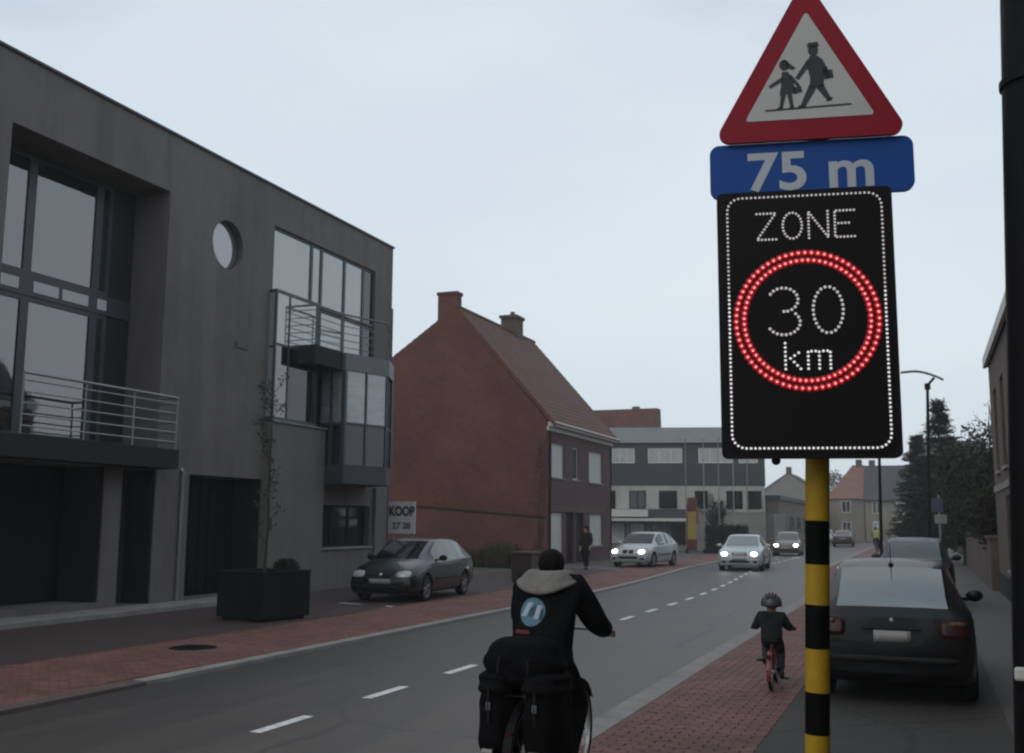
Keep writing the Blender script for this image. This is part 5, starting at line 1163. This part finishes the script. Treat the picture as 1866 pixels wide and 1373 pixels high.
# red belt bag strap low on the back
o = back_patch(lambda s, t: (-.10 + s * .055, 1.14 + t * .012), 6, 2, .006, mat('dull_red_strap', (.12, .02, .025), .8), 'strap', ap)
def soft_bag(name, x0, x1, y0, y1, z0, z1, m, parent, pw=3.2, seed=0):
    # a stuffed cloth bag: superellipsoid with creases and sag
    rg = random.Random(seed); me = bpy.data.meshes.new(name); bm = bmesh.new(); bmesh.ops.create_cube(bm, size=2); bmesh.ops.subdivide_edges(bm, edges=bm.edges, cuts=9, use_grid_fill=True)
    ph = [rg.uniform(0, 6) for _ in range(6)]
    for v in bm.verts:
        p = v.co.copy(); L = max(abs(p.x), abs(p.y), abs(p.z)); q = (abs(p.x) ** pw + abs(p.y) ** pw + abs(p.z) ** pw) ** (1 / pw); p = p * (L / q)
        w = 1 + .035 * math.sin(p.z * 7 + ph[0] + 2 * p.y) + .03 * math.sin(p.y * 9 + ph[1]) + .025 * math.sin(p.x * 8 + p.z * 5 + ph[2]) - .06 * p.z
        v.co = ((x0 + x1) / 2 + p.x * w * (x1 - x0) / 2, (y0 + y1) / 2 + p.y * w * (y1 - y0) / 2, (z0 + z1) / 2 + p.z * (z1 - z0) / 2 * (1 + .03 * math.sin(p.x * 5 + ph[3])))
    bm.to_mesh(me); bm.free(); me.polygons.foreach_set('use_smooth', [True] * len(me.polygons))
    return link_mesh(name, me, m, parent, False)
def pannier(x0, x1, label, seed):
    r_ = empty('pannier_bag', (AX, AY, 0), AR, label, 'bag', 'bags on the carrier')
    y0, y1 = -.80, -.34; z0, z1 = .33, .90; xc = (x0 + x1) / 2
    soft_bag('sack', x0, x1, y0, y1, z0, z1, CLOTH('black_canvas', (.006, .006, .007)), r_, 2.9, seed)
    soft_bag('flap', x0 + .004, x1 - .004, y0 - .004, y1 + .004, z1 - .15, z1 + .015, CLOTH('black_flap', (.008, .008, .009)), r_, 3.6, seed + 1)
    o = MB().path([(xc, y0 - .012, z1 - .08), (xc, y0 - .02, z1 - .2), (xc, y0 - .012, z1 - .3)], .009, 6).build('strap', TRIM, None, True); o.parent = r_
    o = B('reflector', mat('reflector_white', (.45, .45, .45), .3), None, (xc - .045, xc + .025, y0 - .016, y0 + .01, .42, .44)); o.parent = r_; o = B('buckle', mat('dull_buckle', (.16, .17, .17), .5), None, (xc - .014, xc + .014, y0 - .026, y0 - .008, .68, .73), bevel=.004); o.parent = r_
pannier(-.27, -.03, 'black canvas pannier hanging on the left of the carrier', 1)
pannier(.03, .29, 'black canvas pannier hanging on the right of the carrier', 5)
tb = empty('carrier_bag', (AX, AY, 0), AR, 'black bag lying across the carrier behind the adult rider', 'bag', 'bags on the carrier')
soft_bag('sack', -.26, .26, -.78, -.34, .80, 1.12, CLOTH('black_canvas', (.010, .011, .012)), tb, 2.6, 9)
o = MB().path([(-.1, -.78, .90), (-.1, -.77, .99), (-.1, -.62, 1.10)], .009, 6).build('strap', TRIM, None, True); o.parent = tb; o = MB().path([(.1, -.78, .90), (.1, -.77, .99), (.1, -.62, 1.10)], .009, 6).build('strap', TRIM, None, True); o.parent = tb
# --- the child
CX_, CY_ = -1.68, 12.35
cb = empty('bicycle', (CX_, CY_, .05), R(3), 'small red bicycle ridden by the child on the cycle path', 'bicycle', scale=.94)
make_bike(cb, mat('red_bike_paint', (.20, .025, .03), .35), wr=.215, wb=.72, rack=False, seat_z=.56, bar_z=.68, bar_y=.25, bar_w=.23, bb_z=.21, sc_=.6)
cp_ = empty('person', (CX_, CY_, .05), R(3), 'small child in helmet and dark coat riding on the cycle path', 'person', scale=.94)
JC = dict(pelvis=(0, -.10, .60), spine=(0, -.08, .69), chest=(0, -.05, .80), neck=(0, -.02, .875), head=(0, .0, .955), hs=.92, sc=.74, look=(0, 1, 0), shL=(-.125, -.03, .825), shR=(.125, -.03, .825), elL=(-.19, .0, .70), elR=(.19, .01, .695), wrL=(-.225, .13, .69), wrR=(.23, .14, .685), haL=(-.23, .175, .69), haR=(.236, .185, .684),
          hiL=(-.065, -.09, .56), hiR=(.065, -.09, .56), knL=(-.085, .14, .47), knR=(.085, .11, .40), anL=(-.095, .03, .30), anR=(.095, -.02, .16), toL=(-.095, .10, .27), toR=(.095, .06, .12))
GREYJ = CLOTH('charcoal_coat', (.022, .026, .028)); GREYT = CLOTH('grey_blue_trousers', (.055, .058, .066))
mC = dict(skin=SKIN, jacket=GREYJ, trousers=GREYT, shoe=SHOE, hat=mat('grey_helmet', (.06, .066, .072), .4), bulk=1.1)
person_parts(cp_, JC, mC, hat='helmet')
# --- far cyclist in a yellow vest
FX, FY = -3.15, 74.5
fb = empty('bicycle', (FX, FY, .05), 0, 'far bicycle ridden away by the person in yellow', 'bicycle')
make_bike(fb, BLACKM, rack=False)
fp = empty('person', (FX, FY, .05), 0, 'far cyclist in a bright yellow safety vest', 'person')
person_parts(fp, JA, dict(skin=SKIN, jacket=CLOTH('yellow_vest', (.34, .36, .13)), trousers=BLKT, shoe=SHOE, hat=HAIRM, bulk=1.1), hair=True, fingers=False, levels=1)
# --- pedestrian in front of the brick house
pp = empty('person', (-12.45, 39.6, .045), R(175), 'pedestrian in dark clothes walking past the red brick house', 'person')
JP = dict(pelvis=(0, 0, .93), spine=(0, .0, 1.12), chest=(0, .0, 1.32), neck=(0, .01, 1.47), head=(0, .02, 1.58), shL=(-.18, 0, 1.39), shR=(.18, 0, 1.39), elL=(-.24, .05, 1.12), elR=(.24, -.06, 1.12), wrL=(-.24, .17, .92), wrR=(.24, .02, .88), haL=(-.24, .2, .85), haR=(.24, .05, .80),
          hiL=(-.09, 0, .88), hiR=(.09, 0, .88), knL=(-.10, .12, .50), knR=(.10, -.02, .48), anL=(-.10, .17, .09), anR=(.10, -.22, .11), toL=(-.10, .31, .04), toR=(.10, -.09, .04))
person_parts(pp, JP, dict(skin=SKIN, jacket=CLOTH('dark_coat', (.018, .018, .02)), trousers=BLKT, shoe=SHOE, hat=HAIRM, bulk=1.15), hair=True, fingers=True, coat_hem=(0, 0, .78), levels=1)

# ------------------------------------------------------------------ street furniture and plants
# planter
plr = empty('planter', (-11.75, 17.05, .045), R(-8), 'large square black planter standing on the dark forecourt', 'planter') if False else empty('planter', (-11.62, 16.85, .045), R(-12), 'large square charcoal planter on the dark forecourt before the grey building', 'planter')
w_ = .60
b = MB(); vs = []
for (r1, z) in ((w_ - .07, .0), (w_ - .07, .05), (w_, .06), (w_, .84), (w_ + .012, .85), (w_ + .012, .90), (w_ - .07, .90), (w_ - .07, .8)):
    vs += [(-r1, -r1, z), (r1, -r1, z), (r1, r1, z), (-r1, r1, z)]
fs = [(0, 1, 2, 3)]
for k in range(7):
    for i in range(4): fs.append((4 * k + i, 4 * k + (i + 1) % 4, 4 * k + 4 + (i + 1) % 4, 4 * k + 4 + i))
b.add(vs, fs); o = b.build('tub', CHAR, None, bevel=.012); o.parent = plr
o = B('soil', SOIL, None, (-w_ + .08, w_ - .08, -w_ + .08, w_ - .08, .7, .83)); o.parent = plr
def leaves(b, c, rx, ry, rz_, n, size, hollow=.0, rng=random, flat=False):
    for _ in range(n):
        while True:
            d = Vector((rng.uniform(-1, 1), rng.uniform(-1, 1), rng.uniform(-1, 1)))
            if hollow <= d.length <= 1: break
        p = Vector((c[0] + d.x * rx, c[1] + d.y * ry, c[2] + d.z * rz_)); s = size * rng.uniform(.6, 1.4)
        a = Vector((rng.gauss(0, 1), rng.gauss(0, 1), rng.gauss(0, .7))).normalized(); e_ = a.cross(Vector((rng.gauss(0, 1), rng.gauss(0, 1), rng.gauss(0, 1)))).normalized()
        b.add([p - a * s, p + e_ * s * .5, p + a * s, p - e_ * s * .5], [(0, 1, 2, 3)])
def branchy(tr, p, d, L, r_, depth, tips, rng, spread=.6, up=.15):
    q = p + d * L; tr.tube(p, q, r_, r_ * .62, 6); 
    if depth == 0: tips.append(q); return
    for k in range(rng.choice((2, 3))):
        nd = (d + Vector((rng.gauss(0, spread), rng.gauss(0, spread), rng.gauss(up, spread * .6)))).normalized(); branchy(tr, p.lerp(q, rng.uniform(.6, 1)), nd, L * rng.uniform(.6, .8), r_ * .6, depth - 1, tips, rng, spread, up)
    tips.append(q)
rng = random.Random(3)
lp = empty('low_planter_shrub', (-11.3, 17.0, .87), 0, 'small dark clipped shrub in the front of the charcoal planter', 'shrub')
b = MB(); leaves(b, (-11.28, 17.05, 1.0), .26, .24, .16, 700, .035, .4, rng); b.build('foliage', LEAFD, lp)
b = MB(); b.tube((-11.28, 17.05, .8), (-11.28, 17.05, 1.05), .03, .02); b.build('stem', BARK, lp, True)
yt = empty('young_tree', (-11.95, 17.3, .87), 0, 'thin young tree with few leaves growing from the charcoal planter', 'tree')
tr = MB(); tips = []; p0 = Vector((-11.95, 17.3, .86)); pts = [p0, p0 + Vector((.05, .02, .9)), p0 + Vector((.0, .05, 1.8)), p0 + Vector((.06, .0, 2.7)), p0 + Vector((.02, .02, 3.5))]
tr.path(pts, [.028, .024, .019, .014, .008], 7)
for k in range(26):
    t = rng.uniform(.12, 1) * 3.999; i = int(t); q = pts[i].lerp(pts[i + 1], t - i); a = rng.uniform(0, 6.28); branchy(tr, q, Vector((math.cos(a) * .8, math.sin(a) * .8, .75)).normalized(), rng.uniform(.16, .34), .008, 1, tips, rng)
tr.build('trunk', BARK, yt, True)
b = MB()
for q in tips: leaves(b, q, .10, .10, .12, 7, .032, 0, rng)
b.build('crown', mat('dull_green_leaf', (.05, .052, .034), .75, noise=.4, nscale=5), yt)
# for-sale board
kb = empty('notice_board', (-15.05, 29.0, 0), 0, 'white board reading KOOP on two posts past the grey building', 'sign')
B('board', mat('fresh_white_board', (.8, .8, .8), .6), kb, (-15.53, -14.60, 28.98, 29.02, 1.50, 2.48), bevel=.008)
for x in (-15.4, -14.73): B('post', KERB, kb, (x - .035, x + .035, 29.021, 29.09, 0, 2.3))
SLT = mat('slate_lettering', (.035, .05, .065), .6); SLT2 = mat('faded_teal_lettering', (.11, .15, .165), .6)
link_letters(text_mesh('KOOP', .34, lambda x, y_, z: (-15.065 + x * .92, 28.972 - z, 2.06 + y_ * 1.15), .002, .016), SLT, kb)
link_letters(text_mesh('27 28', .26, lambda x, y_, z: (-15.065 + x * 1.05, 28.972 - z, 1.66 + y_), .002, .010), SLT2, kb)
# litter bin
lbn = empty('litter_bin', (-11.75, 31.0, .045), 0, 'dark square litter bin at the edge of the red brick footway', 'litter bin')
B('body', mat('bin_dark_red', (.035, .018, .02), .6, noise=.3), lbn, (-12.1, -11.42, 30.7, 31.35, .08, .86), bevel=.03)
B('lid', mat('bin_lid', (.055, .02, .025), .6), lbn, (-12.13, -11.39, 30.66, 31.39, .865, .97), bevel=.03)
for x in (-12.05, -11.47): B('foot', BLACKM, lbn, (x - .04, x + .04, 30.75, 31.3, .04, .085))
# weeds at the gable foot, creeper at the corner
def weeds(loc, rx, ry, h, n, m, label, name='weed_clump', seed=1):
    rg = random.Random(seed); e = empty(name, loc, 0, label, 'plant'); b = MB()
    for _ in range(n):
        x, y_ = rg.uniform(-rx, rx), rg.uniform(-ry, ry); hh = h * rg.uniform(.35, 1) * (1 - .5 * abs(x) / rx); tip = Vector((x + rg.gauss(0, .12), y_ + rg.gauss(0, .12), hh)); s = Vector((rg.gauss(0, 1), rg.gauss(0, 1), 0)).normalized() * .022; p = Vector((x, y_, 0)); mid = p.lerp(tip, .55) + Vector((0, 0, hh * .1))
        b.add([p - s, p + s, mid + s * 1.6, mid - s * 1.6, tip], [(0, 1, 2, 3), (3, 2, 4)])
    o = b.build('blades', m, None); o.parent = e; lf = MB(); leaves(lf, (0, 0, h * .45), rx * .9, ry * .9, h * .42, n // 2, .05, 0, rg); o = lf.build('leaves', m, None); o.parent = e; return e
weeds((-16.9, 41.6, 0), 1.5, .45, 1.25, 900, LEAFO, 'yellow green weeds growing at the foot of the brick gable', seed=2)
weeds((-18.6, 41.5, 0), 1.1, .4, .8, 500, LEAFB, 'brownish dry weeds by the brick gable behind the black car', seed=5)
cr = empty('wall_creeper', (-15.25, 42.2, 0), 0, 'thin brown green creeper climbing the corner of the brick gable', 'plant')
rg = random.Random(8); b = MB()
for k in range(46): leaves(b, (-15.35 + rg.gauss(0, .10), 42.22, .2 + k * .115), .16, .05, .12, 9, .05, 0, rg)
b.build('leaves', mat('creeper_leaf', (.055, .045, .022), .8, noise=.4, nscale=3), cr); tr = MB(); tr.path([(-15.3, 42.22, 0), (-15.38, 42.23, 1.8), (-15.3, 42.23, 3.5), (-15.33, 42.23, 5.2)], [.03, .025, .02, .01], 6); tr.build('stem', BARK, cr, True)
# lamp post, thin post, blue sign
lpst = empty('street_lamp', (0.12, 40, 0), 0, 'slim dark street lamp with a curved arm above the right pavement', 'street lamp')
MB().path([(.02, 40, .04), (.08, 40, 1.0), (.26, 40, 6.85)], [.09, .07, .05], 12).build('post', BLACKM, lpst, True)
MB().tube((.26, 40, 6.7), (.26, 40, 6.92), .1, .1, 12).build('collar', BLACKM, lpst, True)
MB().path([(.26, 40, 6.85), (.5, 40, 7.12)], .045, 8).build('bracket', BLACKM, lpst, True)
arcp = [(-.62 + 1.42 * t, 40, 7.33 + .03 * math.sin(math.pi * t) - .58 * max(0, t - .32) ** 1.5) for t in [k / 12 for k in range(13)]]
b = MB()
for i in range(12):
    p, q = arcp[i], arcp[i + 1]; b.add([(p[0], 39.86, p[2]), (p[0], 40.14, p[2]), (q[0], 40.14, q[2]), (q[0], 39.86, q[2]), (p[0], 39.88, p[2] + .05), (p[0], 40.12, p[2] + .05), (q[0], 40.12, q[2] + .05), (q[0], 39.88, q[2] + .05)], [(0, 1, 2, 3), (4, 5, 6, 7), (0, 3, 7, 4), (1, 2, 6, 5)])
b.build('lamp_arm', DARKMET, lpst, True)
tp = empty('thin_post', (-1.3, 34, 0), 0, 'thin black post at the kerb behind the parked cars', 'post')
MB().tube((-1.32, 34, .04), (-1.25, 34, 4.1), .05, .045, 10).build('shaft', BLACKM, tp, True); MB().ball((-1.25, 34, 4.12), .06).build('cap', BLACKM, tp, True); MB().tube((-1.32, 34, .04), (-1.32, 34, .3), .09, .08, 10).build('foot', BLACKM, tp, True)
bs = empty('blue_sign', (.55, 50, 0), 0, 'small blue and white road sign under the garden trees', 'road sign')
MB().tube((.55, 50.04, .04), (.55, 50.04, 3.2), .04, None, 8).build('post', STEEL, bs, True)
B('blue_plate', mat('faded_blue', (.035, .045, .10), .6), bs, (.2, .72, 49.97, 50.0, 2.45, 3.05), bevel=.01); B('white_plate', KERB, bs, (.35, .85, 49.97, 50.0, 1.95, 2.35), bevel=.01)
# garden trees on the right
def conifer(loc, h, rad, label, seed, m=LEAFD):
    rg = random.Random(seed); e = empty('conifer_tree', loc, 0, label, 'tree', None); tr = MB(); tr.tube((0, 0, 0), (0, 0, h * .97), .16, .02, 8); cr_ = MB(); z = .12 * h
    while z < h * .985:
        k = rad * (1 - z / h) ** .85 + .12; nb = rg.choice((5, 6, 7))
        for i in range(nb):
            a = rg.uniform(0, 6.28); L = k * rg.uniform(.65, 1.15); tip = Vector((math.cos(a) * L, math.sin(a) * L, z - .10 * L + rg.uniform(-.1, .25))); base = Vector((0, 0, z)); tr.tube(base, tip, .025, .006, 4)
            for q in range(int(16 + L * 44)):
                t = rg.uniform(.15, 1.05); c = base.lerp(tip, t) + Vector((rg.gauss(0, .09), rg.gauss(0, .09), rg.gauss(-.02, .07))); d = ((tip - base).normalized() + Vector((rg.gauss(0, .6), rg.gauss(0, .6), rg.gauss(.1, .4)))).normalized() * rg.uniform(.09, .2); s = d.cross(Vector((rg.gauss(0, 1), rg.gauss(0, 1), rg.gauss(0, 1)))).normalized() * .03
                cr_.add([c - d, c + s, c + d, c - s], [(0, 1, 2, 3)])
        z += h * rg.uniform(.022, .04)
    o = tr.build('trunk', BARK, None, True); o.parent = e; o = cr_.build('crown', m, None); o.parent = e; return e
def broad(loc, h, rad, label, seed, m, n=5200, name='garden_tree', size=.09, bare=False, th=.35):
    rg = random.Random(seed); e = empty(name, loc, 0, label, 'tree' if h > 3.5 else 'shrub'); tr = MB(); tips = []
    tr.tube((0, 0, 0), (0, 0, h * th), .04 * h * .5, .03 * h * .5, 8)
    for k in range(7): a = rg.uniform(0, 6.28); branchy(tr, Vector((0, 0, h * th * rg.uniform(.6, 1))), Vector((math.cos(a) * .55 * rad / h * 2, math.sin(a) * .55 * rad / h * 2, .8)).normalized(), h * .27, .012 * h, 3 if bare else 2, tips, rg, .45)
    o = tr.build('trunk', BARK, None, True); o.parent = e; cr_ = MB(); cl = []
    for k in range(22 if not bare else 0):
        while True:
            d = Vector((rg.uniform(-1, 1), rg.uniform(-1, 1), rg.uniform(-1, 1)))
            if .25 < d.length < 1: break
        cl.append((d.x * rad * .8, d.y * rad * .8, h * .58 + d.z * h * .36))
    for c in cl: leaves(cr_, c, rad * .36, rad * .36, h * .13, n // 22, size, 0, rg)
    for q in tips: leaves(cr_, q, .25, .25, .25, 4 if bare else 14, size * .7, 0, rg)
    o = cr_.build('crown', m, None); o.parent = e; return e
conifer((.8, 57, 0), 8.3, 2.5, 'tall pointed dark conifer beside the street lamp', 11)
conifer((-.35, 63, 0), 7.0, 1.9, 'shorter dark conifer left of the tall pointed one', 12)
broad((2.2, 47, 0), 6.4, 2.0, 'dark evergreen garden tree over the brown wall', 21, LEAFM)
broad((2.6, 40, 0), 5.6, 1.6, 'dark bushy tree nearest the brown brick house', 22, LEAFD)
broad((3.0, 53, 0), 8.0, 2.2, 'bare brownish tree with thin twigs behind the garden', 23, LEAFB, bare=True, size=.07)
broad((1.6, 53, 0), 4.8, 1.6, 'mid height dark shrub behind the blue sign', 24, LEAFM)
broad((2.2, 35, 0), 3.6, 1.1, 'low dark shrub leaning over the brown garden wall', 25, LEAFM, size=.07)
broad((.9, 66, 0), 5.2, 2.0, 'brownish shrub below the two conifers', 26, LEAFB)
# dark hedge beside the flagpoles
hg = empty('hedge', (-11.9, 67, 0), 0, 'dark clipped hedge behind the pale silver saloon', 'hedge')
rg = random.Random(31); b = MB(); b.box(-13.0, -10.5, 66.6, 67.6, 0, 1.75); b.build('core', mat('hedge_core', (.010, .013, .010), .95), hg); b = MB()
for _ in range(4200): leaves(b, (rg.uniform(-13.1, -10.4), rg.choice((66.55, 66.6, rg.uniform(66.6, 67.6))), rg.uniform(0, 1.85)), .06, .06, .06, 1, .055, 0, rg)
b.build('foliage', LEAFD, hg)
broad((-13.1, 70.5, 0), 4.0, .8, 'small round dark tree between the flagpoles', 33, LEAFD, n=1500, size=.07)
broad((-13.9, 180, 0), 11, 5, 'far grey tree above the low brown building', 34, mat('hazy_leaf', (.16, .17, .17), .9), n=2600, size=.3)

# ------------------------------------------------------------------ damp winter air
hz = MB().box(-410, 410, -210, 710, -1.1, 14.5).build('haze', None); hz.data.materials.clear()
hmt = bpy.data.materials.new('damp_air'); hmt.use_nodes = True; hn = hmt.node_tree.nodes; hn.clear(); ho = hn.new('ShaderNodeOutputMaterial'); hv = hn.new('ShaderNodeVolumePrincipled')
hv.inputs['Color'].default_value = (.95, .96, .97, 1); hv.inputs['Density'].default_value = 0.0010; hmt.node_tree.links.new(hv.outputs['Volume'], ho.inputs['Volume']); hz.data.materials.append(hmt)
tag(hz, 'pale damp haze filling the street air', kind='stuff')
